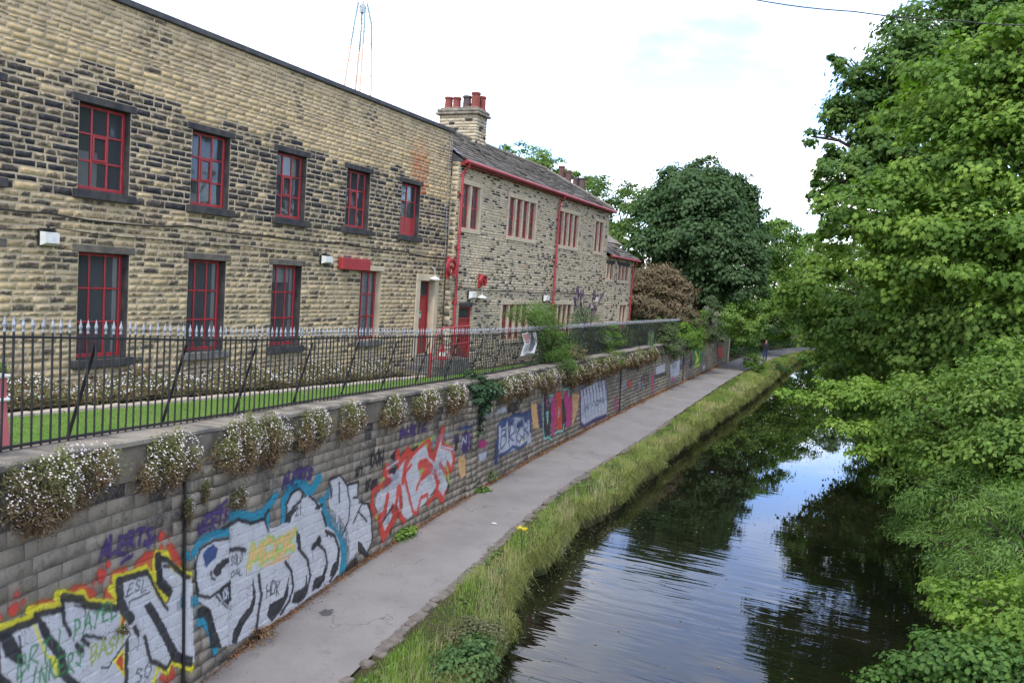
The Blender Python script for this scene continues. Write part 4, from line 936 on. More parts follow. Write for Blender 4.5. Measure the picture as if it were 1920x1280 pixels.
'ab':[('p','b',0.06,[(55.262,0.483),(56.285,0.502),(56.172,0.192),(55.261,0.215)])],
'ac':[('t','k',0.126,[(50.463,0.655),(51.343,0.674)],'ID',0.846)],
}

PAL=dict(k=(.018,.018,.022),w=(.47,.468,.475),y=(.62,.55,.03),r=(.50,.05,.035),t=(.02,.21,.30),v=(.055,.03,.115),g=(.025,.19,.06),o=(.64,.38,.17),n=(.022,.05,.15),m=(.42,.03,.16),q=(.22,.50,.44),l=(.26,.31,.05),b=(.44,.455,.50),e=(.34,.46,.09))
FONT={'A':[[(0,0),(.4,1),(.8,0)],[(.2,.4),(.62,.4)]],'B':[[(0,0),(0,1),(.5,.95),(.6,.75),(.45,.55),(0,.5)],[(.45,.55),(.7,.3),(.5,.03),(0,0)]],'C':[[(.75,.85),(.45,1),(.1,.75),(.05,.35),(.3,0),(.75,.15)]],'D':[[(0,0),(.05,1),(.5,.85),(.7,.5),(.5,.1),(0,0)]],'E':[[(.7,1),(.05,1),(0,0),(.7,0)],[(0,.5),(.55,.52)]],'G':[[(.75,.85),(.4,1),(.05,.6),(.1,.15),(.5,0),(.75,.3),(.45,.4)]],'H':[[(0,0),(.05,1)],[(.7,0),(.72,1)],[(0,.5),(.72,.55)]],'I':[[(.35,0),(.38,1)]],'K':[[(0,0),(.03,1)],[(.65,1),(.05,.45),(.7,0)]],'L':[[(.05,1),(0,0),(.65,.03)]],'M':[[(0,0),(.1,1),(.4,.35),(.7,1),(.8,0)]],'N':[[(0,0),(.05,1),(.65,0),(.7,1)]],'O':[[(.4,1),(.08,.7),(.1,.2),(.4,0),(.7,.3),(.68,.75),(.4,1)]],'P':[[(0,0),(.05,1),(.6,.9),(.6,.55),(.05,.45)]],'R':[[(0,0),(.03,1),(.55,.9),(.55,.6),(.05,.5),(.65,0)]],'S':[[(.7,.9),(.35,1),(.1,.75),(.6,.4),(.5,.05),(.05,.1)]],'T':[[(0,1),(.75,1)],[(.38,1),(.35,0)]],'U':[[(0,1),(.05,.2),(.4,0),(.7,.25),(.7,1)]],'W':[[(0,1),(.2,0),(.4,.6),(.6,0),(.8,1)]],'X':[[(0,0),(.7,1)],[(0,1),(.7,0)]],'Z':[[(0,1),(.7,1),(0,0),(.7,0)]],'1':[[(.2,.8),(.4,1),(.4,0)]],'2':[[(.1,.8),(.4,1),(.65,.75),(.05,0),(.7,0)]]}
def sstep(x): x=np.clip(x,0,1); return x*x*(3-2*x)
def seg_dist(P,pts):
    d=np.full(len(P),1e9)
    for a,b in zip(pts[:-1],pts[1:]):
        a=np.array(a);b=np.array(b);ab=b-a;t=np.clip(((P-a)@ab)/max(ab@ab,1e-9),0,1);d=np.minimum(d,np.hypot(*(P-a-t[:,None]*ab).T))
    return d
def inside(P,pts):
    r=np.zeros(len(P),bool); n=len(pts)
    for i in range(n):
        (x0,y0),(x1,y1)=pts[i],pts[(i+1)%n]
        if y0==y1: continue
        c=((y0>P[:,1])!=(y1>P[:,1]))&(P[:,0]<(x1-x0)*(P[:,1]-y0)/(y1-y0)+x0); r^=c
    return r
m,nt=newmat('spray_paint'); p=pos(nt); a=attr(nt)
c=mixc(nt,mth(nt,'MULTIPLY',ramp(nt,noise(nt,p,9.,5,.65),.42,.72),.28),a.outputs['Color'],mixc(nt,.62,a.outputs['Color'],(.16,.14,.11)))
c=mixc(nt,mth(nt,'MULTIPLY',ramp(nt,noise(nt,p,70.,3,.7),.57,.72),.22),c,(.12,.11,.095))
wear=ramp(nt,mth(nt,'ADD',mth(nt,'MULTIPLY',noise(nt,p,48.,4,.7),.7),mth(nt,'MULTIPLY',noise(nt,p,3.5,3,.6),.3)),.54,.66,1.0,.35)
pb=princ(nt,c,.5,bump(nt,noise(nt,p,60.,4,.65),.4,.012),.35)
finish(nt,node(nt,'ShaderNodeMixShader',{0:mth(nt,'MULTIPLY',a.outputs['Alpha'],wear),1:node(nt,'ShaderNodeBsdfTransparent').outputs[0],2:pb}).outputs[0]); M['paint']=m
def relief(Y,z):
    v=z-band_z(Y); k=np.clip((-v/CH).astype(int),0,NCO-1); d=np.zeros(Y.shape)
    fr_=(-v/CH)-k; joint=(np.minimum(fr_,1-fr_)*CH<.009)
    for q in range(NCO):
        s=k==q
        if not s.any(): continue
        e,pr=TABLE[q]; i=np.clip(np.searchsorted(e,Y[s])-1,0,len(e)-1); d[s]=pr[i]; nxt=e[np.clip(i+1,0,len(e)-1)]
        joint[s]|=(np.minimum(abs(Y[s]-e[i]),abs(nxt-Y[s]))<.010)
    return d+.009-.008*joint
def paint_skin(name,shapes,label,fade=1.0,cell=None):
    pts=np.array([p for s in shapes for p in s[3]]); pad=.12
    top=max([s[3][0][1]+s[5] for s in shapes if s[0]=='t']+[s[3][1][1]+s[5] for s in shapes if s[0]=='t']+[pts[:,1].max()])
    y0,y1=pts[:,0].min()-pad,pts[:,0].max()+pad; z0,z1=max(.015,pts[:,1].min()-pad),max(pts[:,1].max(),top)+pad
    ym=(y0+y1)/2; cs=.0115 if ym<9 else .0135 if ym<13 else .018 if ym<20 else .026 if ym<32 else .045
    cs=cell or cs; gy=np.arange(y0,y1,cs*(1.0 if ym<13 else 1.4)); gz=np.arange(z0,z1,cs); GY,GZ=np.meshgrid(gy,gz); sh=GY.shape
    Pn=np.stack([GY.ravel(),GZ.ravel()],1); jx=np.stack([.5*np.sin(Pn[:,1]*31+Pn[:,0]*17)+.5*np.sin(Pn[:,1]*53-Pn[:,0]*41),.5*np.sin(Pn[:,0]*37+Pn[:,1]*11)+.5*np.sin(Pn[:,0]*61+1)],1)*.006
    Pj=Pn+jx; rgb=np.zeros((len(Pn),3)); al=np.zeros(len(Pn))
    def over(idx,cov,col):
        c=np.array(PAL[col]); a0=al[idx]; na=cov+a0*(1-cov); rgb[idx]=np.where(na[:,None]>1e-4,(c*cov[:,None]+rgb[idx]*(a0*(1-cov))[:,None])/np.maximum(na,1e-4)[:,None],0); al[idx]=na
    def strokes(col,w,pl):
        q=np.array(pl); m=(Pj[:,0]>q[:,0].min()-w-.05)&(Pj[:,0]<q[:,0].max()+w+.05)&(Pj[:,1]>q[:,1].min()-w-.05)&(Pj[:,1]<q[:,1].max()+w+.05); idx=np.nonzero(m)[0]
        if len(idx)==0: return
        d=seg_dist(Pj[idx],pl)-w/2; sf=max(.014,cs*.9)
        if w>.03: over(idx,sstep(.5-(d-.02)/(2*(.05+w*.4)))*.16,col)
        over(idx,sstep(.5-d/(2*sf))*.95,col)
    for s in shapes:
        if s[0]=='p':
            q=np.array(s[3]); m=(Pj[:,0]>q[:,0].min()-.12)&(Pj[:,0]<q[:,0].max()+.12)&(Pj[:,1]>q[:,1].min()-.12)&(Pj[:,1]<q[:,1].max()+.12); idx=np.nonzero(m)[0]
            if len(idx)==0: continue
            d=seg_dist(Pj[idx],list(s[3])+[s[3][0]]); d=np.where(inside(Pj[idx],s[3]),-d,d); sf=max(s[2],cs*.8); d=d-(.014 if s[1]=='k' else 0); over(idx,sstep(.5-d/(2*sf))*(.97 if s[2]<.025 else .85),s[1])
        elif s[0]=='s':
            strokes(s[1],max(s[2]*(1.25 if s[1]=='k' else 1),cs*1.1),s[3])
            if s[1] in 'krtvn' and ym<24 and rng.random()<.35:
                q=s[3][rng.integers(len(s[3]))]; L_=rng.uniform(.08,.32); strokes(s[1],.012,[q,(q[0]+rng.normal(0,.004),max(.05,q[1]-L_))])
        elif s[0]=='d': strokes(s[1],s[2]*2,[s[3][0],(s[3][0][0]+.001,s[3][0][1])])
        elif s[0]=='t':
            (ax,az),(bx,bz)=s[3]; n=len(s[4])
            for i,chh in enumerate(s[4]):
                for pl in FONT.get(chh,[]):
                    strokes(s[1],max(s[2],cs*1.1),[(ax+(bx-ax)*(i+x*1.05+.12*y+rng.normal(0,.06))/n,az+(bz-az)*(i+x)/n+s[5]*(y+rng.normal(0,.07)+.12*math.sin(i*2.3))) for x,y in pl])
    al*=fade; keep=al.reshape(sh)>.03; kf=keep[:-1,:-1]|keep[1:,:-1]|keep[:-1,1:]|keep[1:,1:]
    f=grid_faces(sh[1],sh[0])[kf.ravel()]; used=np.unique(f); remap=np.zeros(len(Pn),int); remap[used]=np.arange(len(used))
    Vw=wallp(Pn[used,0],Pn[used,1],relief(Pn[used,0],Pn[used,1]))
    return tag(mesh_np(name,Vw,remap[f],M['paint'],None,col=np.concatenate([rgb[used],al[used][:,None]],1)),label,'graffiti','graffiti on the retaining wall')
GL=dict(a='silver and black angular lettering with yellow outline and red splashes',b='purple tag above the yellow-outlined graffiti',c='bubbly silver lettering with black drops and teal outline',d='plain silver letters with thin black lines beside the teal outline',e='small purple tag above the teal-outlined lettering',f='faded purple tag on the wall pier beside the black drain pipe',g='white pointed lettering with thick red outline',h='dark purple tag above the red-outlined lettering',i='thin black tag left of the red-outlined lettering',j='purple oval and scribbles past the red-outlined lettering',k='orange sprayed patch below the purple oval',l='pink and white smudge beside the ivy on the wall',m='pale blocky lettering with navy outline and navy eyes',n='black tag and pale smear above the pale blocky lettering',o='magenta and dark upright letters with turquoise outline',p='white comb-shaped graffiti with purple-black spikes',q='faint pink tag left of the second drain pipe',r='bright green graffiti patch far along the wall',s='pale lilac patch left of the third drain pipe',t='reddish sprayed patch at the far end of the wall',u='thin black tag beside the ivy trailing down the wall',v='small red patch on the wall just past the second drain pipe',x='small black tags right of the plain silver letters',y='pale scribble above a black wavy line between the drain pipes',z='upright magenta stripe between the drain pipes',aa='black scribbled tag just past the small red patch',ab='small white patch below the green graffiti',ac='thin black tag between the third drain pipe and the green graffiti')
for k,shp in GRAFFITI.items(): paint_skin('graffiti',shp,GL[k])
def faded(Y0,Y1,n,label):
    sh=[]
    for k in range(n):
        Y=rng.uniform(Y0,Y1); z=rng.uniform(.45,1.75); w=rng.uniform(.35,.9)*(1+Y/50); h=rng.uniform(.15,.4)
        if rng.random()<.3: sh.append(('p','bbvwn'[rng.integers(5)],.12,[(Y,z),(Y+w,z+rng.normal(0,.05)),(Y+w,z+h),(Y,z+h)]))
        else: sh.append(('t','kkvnkmk'[rng.integers(7)],rng.uniform(.016,.035),[(Y,z),(Y+w,z+rng.normal(0,.08))],''.join('ABDEGHKMNORSTUWXZ'[rng.integers(17)] for _ in range(rng.integers(3,6))),h))
    o=paint_skin('faded_tags',sh,label,.38,.03); o['kind']='stuff'; del o['group']
faded(12.5,24,16,'faded old tags layered on the nearer half of the wall'); faded(24,58,26,'faded old tags layered on the far half of the wall')
# ------------------------------------------------------------------ railings on the coping
FOFF=-.32
def fence_p(Y,z): return wallp(Y,z,FOFF)
rail=empty('iron_railing',tuple(fence_p(20.,float(cop_z(20.)))),'black iron railing with silver spear finials on top of the retaining wall','fence')
ys=np.linspace(.3,60,1300); pts=np.array([fence_p(Y,float(cop_z(Y))) for Y in ys]); arc=np.concatenate([[0],np.cumsum(np.hypot(np.diff(pts[:,0]),np.diff(pts[:,1])))])
bar_s=np.arange(.05,arc[-1],.132); bar_xyz=np.stack([np.interp(bar_s,arc,pts[:,i]) for i in range(3)],1)
mb=MB(); mb.tube([(0,0,-.02),(0,0,1.125)],.0115,6); bar0=mb.build('bar',M['iron'],rail,local=True)
mb=MB(); mb.lathe((0,0,0),[(.014,1.105),(.016,1.112),(.016,1.128),(.008,1.134),(.018,1.16),(.021,1.175),(.011,1.212),(.002,1.255)],6); fin0=mb.build('finial',M['silver'],bar0,local=True)
o0=np.array(rail.location); near_=bar_xyz[bar_xyz[:,1]>4.25]; single=near_[:300]; rest=np.concatenate([bar_xyz[bar_xyz[:,1]<=4.25],near_[300:]])
for i,p in enumerate(single):
    if i==0: b,fi=bar0,fin0
    else:
        b=bar0.copy(); COL.objects.link(b); b.parent=rail; fi=fin0.copy(); COL.objects.link(fi); fi.parent=b
    b.location=tuple(p-o0); b.rotation_euler=(rng.normal(0,.006),rng.normal(0,.006),rng.uniform(0,6))
mb=MB()
for p in rest:
    mb.tube([p+[0,0,-.02],p+[0,0,1.125]],.0115,4,cap=False)
mb.build('more_bars',M['iron'],rail)['kind']='stuff'
mb=MB()
for p in rest: mb.lathe(tuple(p),[(.014,1.105),(.019,1.175),(.002,1.25)],4)
mb.build('more_finials',M['silver'],rail)['kind']='stuff'
for h,t in ((1.06,.011),(.035,.012)):
    mb=MB(); q=pts[::8]; V=[];Fc=[]
    for i,p in enumerate(q):
        for dx,dz in ((-.02,-t),(.02,-t),(.02,t),(-.02,t)): V.append((p[0]+dx,p[1],p[2]+h+dz))
    for i in range(len(q)-1):
        for k in range(4): Fc.append((i*4+k,i*4+(k+1)%4,(i+1)*4+(k+1)%4,(i+1)*4+k))
    mesh_np('rail',V,Fc,M['iron'],rail)
s=(np.interp(3.4,pts[:,1],arc)+1.28)%1.655
while s<arc[-1]:
    p=np.array([np.interp(s,arc,pts[:,i]) for i in range(3)]); Yb=p[1]
    nx,ny=wall_n(Yb); zb=float(lawn_z(Yb))
    mb=MB(); a=p+[-.012*nx,-.012*ny,.99]; b=np.array([p[0]-.42*nx,p[1]-.42*ny-.06,zb-.02])
    d=b-a; mb.add([a+[0,-.022,0],a+[0,.022,0],a+[-.012,.022,-.03],a+[-.012,-.022,-.03],b+[0,-.022,0],b+[0,.022,0],b+[-.03,.022,-.02],b+[-.03,-.022,-.02]],[(0,1,2,3),(4,7,6,5),(0,4,5,1),(1,5,6,2),(2,6,7,3),(3,7,4,0)])
    mb.build('raking_stay',M['iron'],rail); s+=1.655
# ------------------------------------------------------------------ plants
def leaf_tpl(kind):
    if kind=='rhomb': return np.array([(0,0,0),(.36,.45,.07),(0,1,0),(-.36,.45,.07)]),np.array([(0,1,2),(0,2,3)])
    if kind=='round': return np.array([(0,0,0),(.36,.3,.05),(.34,.75,.05),(0,1,-.02),(-.34,.75,.05),(-.36,.3,.05)]),np.array([(0,1,2),(0,2,3),(0,3,4),(0,4,5)])
    if kind=='maple': return np.array([(0,0,0),(.42,.10,.03),(.30,.34,.02),(.52,.66,-.05),(.17,.62,.03),(0,1,-.06),(-.17,.62,.03),(-.52,.66,-.05),(-.30,.34,.02),(-.42,.10,.03),(0,.35,.06)]),np.array([(0,1,10),(1,2,10),(2,3,10),(3,4,10),(4,5,10),(5,6,10),(6,7,10),(7,8,10),(8,9,10),(9,0,10)])
    if kind=='thin': return np.array([(0,0,0),(.12,.4,.03),(0,1,0),(-.12,.4,.03)]),np.array([(0,1,2),(0,2,3)])
    if kind=='disc': return np.array([(.5*math.cos(t),.5*math.sin(t),0) for t in np.arange(6)*math.pi/3]),np.array([(0,1,2),(0,2,3),(0,3,4),(0,4,5)])
def unit(a): return a/np.maximum(np.linalg.norm(a,axis=1,keepdims=True),1e-9)
def leaves_geo(C,Nn,T,S,tpl):
    tv,tf=leaf_tpl(tpl); Nn=unit(Nn); T=unit(T-(T*Nn).sum(1,keepdims=True)*Nn); Bn=np.cross(Nn,T)
    V=C[:,None]+S[:,None,None]*(tv[None,:,0:1]*Bn[:,None]+tv[None,:,1:2]*T[:,None]+tv[None,:,2:3]*Nn[:,None])
    F_=(tf[None]+(np.arange(len(C))*len(tv))[:,None,None]).reshape(-1,3)
    return V.reshape(-1,3),F_,len(tv)
def lobe_leaves(lobes,size,dens,colors,flat=.8,cl=.30,shell=.55,updown=.8,cap=9000,droop=.3,thick=.42):
    """leaf sprays: flattened clusters spread through each lobe, denser towards its outside"""
    Cs=[];Ns=[];Ts=[];Ss=[];Co=[]
    colors=np.array(colors,float)
    for (x,y,z,r) in lobes:
        n=int(min(cap*3,max(60,dens*46*r*r/size**2))); per=rng.integers(85,150); nc=max(4,n//per)
        d=unit(rng.normal(size=(nc,3))); rad=r*(shell+(1-shell)*rng.random(nc)**.6)*rng.uniform(.88,1.14,nc); cc=np.array([x,y,z])+d*rad[:,None]*np.array([1,1,flat])
        tone=rng.random(nc)
        rc=min(cl*r+.10,.85)*rng.uniform(.6,1.3,nc)
        idx=rng.integers(0,nc,n); off=rng.normal(size=(n,3))*.55; outw=d[idx]
        # flatten every cluster into a tilted plate, edges hanging a little
        off[:,2]*=thick; off[:,2]-=droop*.35*(off[:,0]**2+off[:,1]**2)
        C=cc[idx]+off*rc[idx][:,None]
        N_=np.array([0,0,updown])+outw*.4+off*np.array([.9,.9,.9])+rng.normal(size=(n,3))*.30; T_=outw*.6+off*.5+np.array([0,0,-droop])+rng.normal(size=(n,3))*.45
        Cs.append(C);Ns.append(N_);Ts.append(T_);Ss.append(size*rng.uniform(.5,1.3,n))
        t=np.clip(tone[idx]*.75+rng.random(n)*.35-.05,0,.999)*(len(colors)-1); i0=t.astype(int); fr_=(t-i0)[:,None]; i1=np.minimum(i0+1,len(colors)-1)
        Co.append((colors[i0]*(1-fr_)+colors[i1]*fr_)*rng.uniform(.82,1.18,(n,1)))
    return np.concatenate(Cs),np.concatenate(Ns),np.concatenate(Ts),np.concatenate(Ss),np.concatenate(Co)
def foliage(name,parent,lobes,size,dens,colors,tpl,mat,**kw):
    C,N_,T_,S_,Co=lobe_leaves(lobes,size,dens,colors,**kw); V,F_,k=leaves_geo(C,N_,T_,S_,tpl)
    return mesh_np(name,V,F_,mat,parent,col=np.repeat(Co,k,0))
def limb(mb,a,b,r0,r1,n=5,wob=.06):
    a=np.array(a,float);b=np.array(b,float);L=np.linalg.norm(b-a); pts=[]
    for i in range(n+1):
        t=i/n; p=a+(b-a)*t; p=p+np.array([0,0,.10*L*math.sin(math.pi*t)])+rng.normal(0,wob*L*.25,3)*math.sin(math.pi*t); pts.append(p)
    mb.tube(pts,list(np.linspace(r0,r1,n+1)),6)
    return pts
def tree(name,label,cat,base,fork,lobes,size,dens,colors,tpl='rhomb',mat='leaf',tr=.22,group=None,crown='crown',twigs=3,**kw):
    root=empty(name,tuple(base),label,cat,group)
    mb=MB(); f=np.array(fork,float); b=np.array(base,float); mid=(b+f)/2+rng.normal(0,.1,3)*np.array([1,1,0])*tr*4
    mb.tube([b-[0,0,.3],b+[0,0,.15],mid,f],[tr*1.35,tr*1.1,tr*.9,tr*.7],9); mb.build('trunk',M['bark'],root,smooth=True)
    mb=MB()
    for (x,y,z,r) in lobes:
        pts=limb(mb,f+rng.normal(0,tr*.3,3),(x,y,z),tr*.42,max(.012,tr*.10))
        for k in range(twigs):
            d=rng.normal(size=3); d/=np.linalg.norm(d); d[2]=abs(d[2])*.5; limb(mb,pts[rng.integers(2,5)],np.array([x,y,z])+d*r*.85,max(.01,tr*.12),.006,3)
    mb.build('branches',M['bark'],root,smooth=True)
    foliage(crown,root,lobes,size,dens,colors,tpl,M[mat],**kw)
    return root
# ------------------------------------------------------------------ fleabane hanging from the coping
FB=[(.17,.18,.06),(.15,.15,.055),(.20,.145,.075),(.21,.13,.075),(.165,.09,.052)]
def fleabane(Y,z,hw,hh,label,group,flowers=1.0,fol=None,dep=None):
    o=wallp(Y,z,.08); root=empty('fleabane_plant',tuple(o),label,'plant',group)
    sc_=1.0 if Y<14 else 1.4 if Y<24 else 1.9; dep=dep or min(.32,.55*hh+.06)
    n=int(30000*hw*hh/sc_**2)+120
    th=rng.uniform(0,2*math.pi,n); rgd=.78+.16*np.sin(th*3+Y*5)+.12*np.sin(th*7+Y*9)+.10*rng.normal(size=n); ra=np.sqrt(rng.random(n)); a=ra*np.cos(th)*rgd*1.15; b=ra*np.sin(th)*rgd*1.1
    st_=rng.random(n); b=np.where(st_<.12,b-rng.random(n)**2*.55,b); a=np.where(st_>.9,a+np.sign(a)*rng.random(n)**2*.55,a)   # straggling shoots
    b=np.where(b<0,b*(1-.25*np.minimum(np.abs(a),1.2)),b)          # hangs deeper in the middle
    lump=.75+.25*np.sin(a*7+Y*3)+.12*np.sin(a*17+b*5)
    dmax=dep*np.sqrt(np.clip(1-ra**2*.85,0,1))*lump
    d=dmax*(1-.45*rng.random(n)**1.5)
    def P(a,b,d): return wallp(Y+a*hw,z+b*hh,.05+d)
    C=P(a,b,d); nx,ny=wall_n(Y); out=np.array([nx,ny,0.])
    N_=out*.5+np.array([0,0,.6])+rng.normal(size=(n,3))*.6; T_=out*.5+rng.normal(size=(n,3))*.7+np.array([0,0,-.25])
    S_=rng.uniform(.03,.065,n)*sc_
    t=np.clip(.5-.55*b+.3*rng.normal(size=n)*.6+.15*np.sin(a*5+Y),0,.999)*4; i0=t.astype(int); fr_=(t-i0)[:,None]; FBa=np.array(fol or FB); Co=(FBa[i0]*(1-fr_)+FBa[np.minimum(i0+1,4)]*fr_)*rng.uniform(.7,1.25,(n,1))
    V,F_,k=leaves_geo(C,N_,T_,S_,'thin' if Y<24 else 'rhomb'); mesh_np('foliage',V,F_,M['leaf_dull'],root,col=np.repeat(Co,k,0))
    m=int(2300*hw*hh*flowers/sc_**1.2)+8
    th=rng.uniform(0,2*math.pi,m); ra=np.sqrt(rng.random(m)); a=ra*np.cos(th); b=ra*np.sin(th)*.9+.12
    keep=rng.random(m)<np.clip(.75+.5*b,.15,1); a,b,ra=a[keep],b[keep],ra[keep]; m=len(a)
    lump=.75+.25*np.sin(a*7+Y*3)+.12*np.sin(a*17+b*5); d=dep*np.sqrt(np.clip(1-np.minimum(ra,1)**2*.85,0,1))*lump+rng.uniform(.01,.06,m)
    C=P(a,b,d)+np.array([0,0,.02]); N_=out*.6+np.array([0,0,.7])+rng.normal(size=(m,3))*.35; T_=rng.normal(size=(m,3)); S_=rng.uniform(.012,.023,m)*min(sc_,1.5)
    V,F_,k=leaves_geo(C,N_,T_,S_,'disc'); w=rng.random((m,1)); Co=np.array([.76,.71,.67])*(1-.5*w**2)+np.array([.58,.32,.36])*.5*w**2
    mesh_np('blossoms',V,F_,M['petal'],root,col=np.repeat(Co,k,0)); return root
CL=[(5.23,3.1,.52,.38),(6.92,2.95,.36,.36),(8.38,2.87,.34,.43),(9.19,2.8,.26,.41),(10.42,2.76,.35,.35),(11.69,2.72,.27,.36),(13.34,2.63,.3,.36),(14.94,2.58,.4,.36),(16.57,2.53,.36,.38),(20.08,2.38,.8,.36),(21.64,2.36,1.0,.36),(23.94,2.3,1.25,.36),(26.64,2.22,1.2,.36),(28.68,2.2,1.2,.38),(31.83,2.18,1.9,.38),(36.1,2.12,2.2,.38),(39.45,2.12,1.1,.36)]
ORD=['widest fleabane clump, first from the left, above the yellow-outlined graffiti','fleabane clump above the drain pipe, second from the left','fleabane clump over the wall pier, third from the left','fleabane clump touching the pier clump, fourth from the left','bushy fleabane clump above the small purple tag, fifth from the left','fleabane clump, sixth from the left along the coping','fleabane clump, seventh from the left along the coping','broad fleabane clump above the red-outlined lettering, eighth from the left','fleabane clump just before the bramble on the wall','fleabane clump just past the bramble on the wall','fleabane clump second past the bramble on the wall','fleabane clump third past the bramble, above the magenta letters','fleabane clump fourth past the bramble, under the green feathery bush','fleabane clump fifth past the bramble, above the comb-shaped graffiti','pale fleabane clump below the buddleia','long pale fleabane clump below the spiky grass tuft','small pale fleabane clump, last along the coping']
for (q,l) in zip(CL,ORD): fleabane(q[0],q[1]-.0,q[2]*(1.5 if q[0]<19 else 1.0),q[3]*.98,l,'fleabane clumps along the coping')
SM=[(4.94,2.81,.11,.10),(8.47,2.15,.17,.16),(7.36,2.28,.06,.2),(7.7,2.44,.07,.16),(6.19,1.31,.05,.05)]
for q,l,fl in zip(SM,['small fleabane sprig below the widest clump','small fleabane sprig on the wall right of the pier','weed trailing down the drain pipe','dry brown sprig on the face of the pier','tiny sprig rooted in the joint above the yellow outline'],(.8,1.0,.4,.0,.3)):
    fleabane(*q,l,'sprigs rooted in the wall face',fl,dep=.09)
# long flower bed at the foot of the mill
def bed():
    n=46000; Y=rng.uniform(4.5,21.2,n); x=rng.uniform(-13.28,-12.5,n); h=.12+.42*np.sqrt(np.clip((-12.42-x)/.9,0,1))*(.8+.25*np.sin(Y*2.3)+.15*np.sin(Y*6.1)); h*=np.where(Y>19.5,np.clip((21.4-Y)/1.9,.2,1),1)
    z=lawn_z(Y)+h*(1-.6*rng.random(n)**1.6); C=np.stack([x,Y,z],1); N_=np.array([.4,-.1,.7])+rng.normal(size=(n,3))*.6; T_=rng.normal(size=(n,3))+np.array([.3,0,.3])
    FBa=np.array(FB); i=rng.integers(0,5,n); V,F_,k=leaves_geo(C,N_,T_,rng.uniform(.05,.10,n),'thin'); root=empty('flower_bed',(-12.9,12,2.4),'long bed of white fleabane against the foot of the mill wall','flower bed'); root['kind']='stuff'
    mesh_np('foliage',V,F_,M['leaf_dull'],root,col=np.repeat(FBa[i]*rng.uniform(.7,1.3,(n,1)),k,0))
    m=2500; Y=rng.uniform(4.5,21.,m); x=rng.uniform(-13.2,-12.5,m); h=.14+.45*np.sqrt(np.clip((-12.42-x)/.9,0,1))*(.8+.25*np.sin(Y*2.3)+.15*np.sin(Y*6.1)); h*=np.where(Y>19.5,np.clip((21.4-Y)/1.9,.2,1),1)
    C=np.stack([x,Y,lawn_z(Y)+h*rng.uniform(.75,1.05,m)],1); V,F_,k=leaves_geo(C,np.array([.5,-.3,.7])+rng.normal(size=(m,3))*.3,rng.normal(size=(m,3)),rng.uniform(.024,.038,m),'disc'); mesh_np('blossoms',V,F_,M['petal'],root,col=np.repeat(np.array([[.80,.79,.77]])*rng.uniform(.85,1,(m,1)),k,0))
bed()
# ------------------------------------------------------------------ grasses
def blades(C,h,w,lean,Co):
    n=len(C); a=rng.uniform(0,2*math.pi,n); L=np.stack([np.cos(a),np.sin(a),np.zeros(n)],1); s=np.stack([-np.sin(a),np.cos(a),np.zeros(n)],1)*w[:,None]
    if lean.ndim==2: L=lean
    else: L=L*lean[:,None]
    up=np.array([0,0,1.]); m=C+up*h[:,None]*.55+L*h[:,None]*.22; t=C+up*h[:,None]*(1-.35*np.linalg.norm(L,axis=1)[:,None])+L*h[:,None]
    V=np.stack([C-s,C+s,m-s*.7,m+s*.7,t],1).reshape(-1,3); F_=(np.array([(0,1,3),(0,3,2),(2,3,4)])[None]+(np.arange(n)*5)[:,None,None]).reshape(-1,3)
    return V,F_,np.repeat(Co,5,0)
def ground_h(x,Y):
    po=path_out(Y); wl=water_l(Y); t=(x-po)/np.maximum(wl-po,.2); h=.03*np.sin(Y*1.7)+.02*np.sin(Y*4.1)
    return np.interp(t,[0,.25,.65,.93,1.0],[-.04,.03,-.02,-.12,-.3])+h*np.clip(t*4,0,1)
G0=np.array([(.15,.27,.035),(.21,.32,.05),(.29,.33,.10),(.42,.38,.18),(.52,.43,.25)])
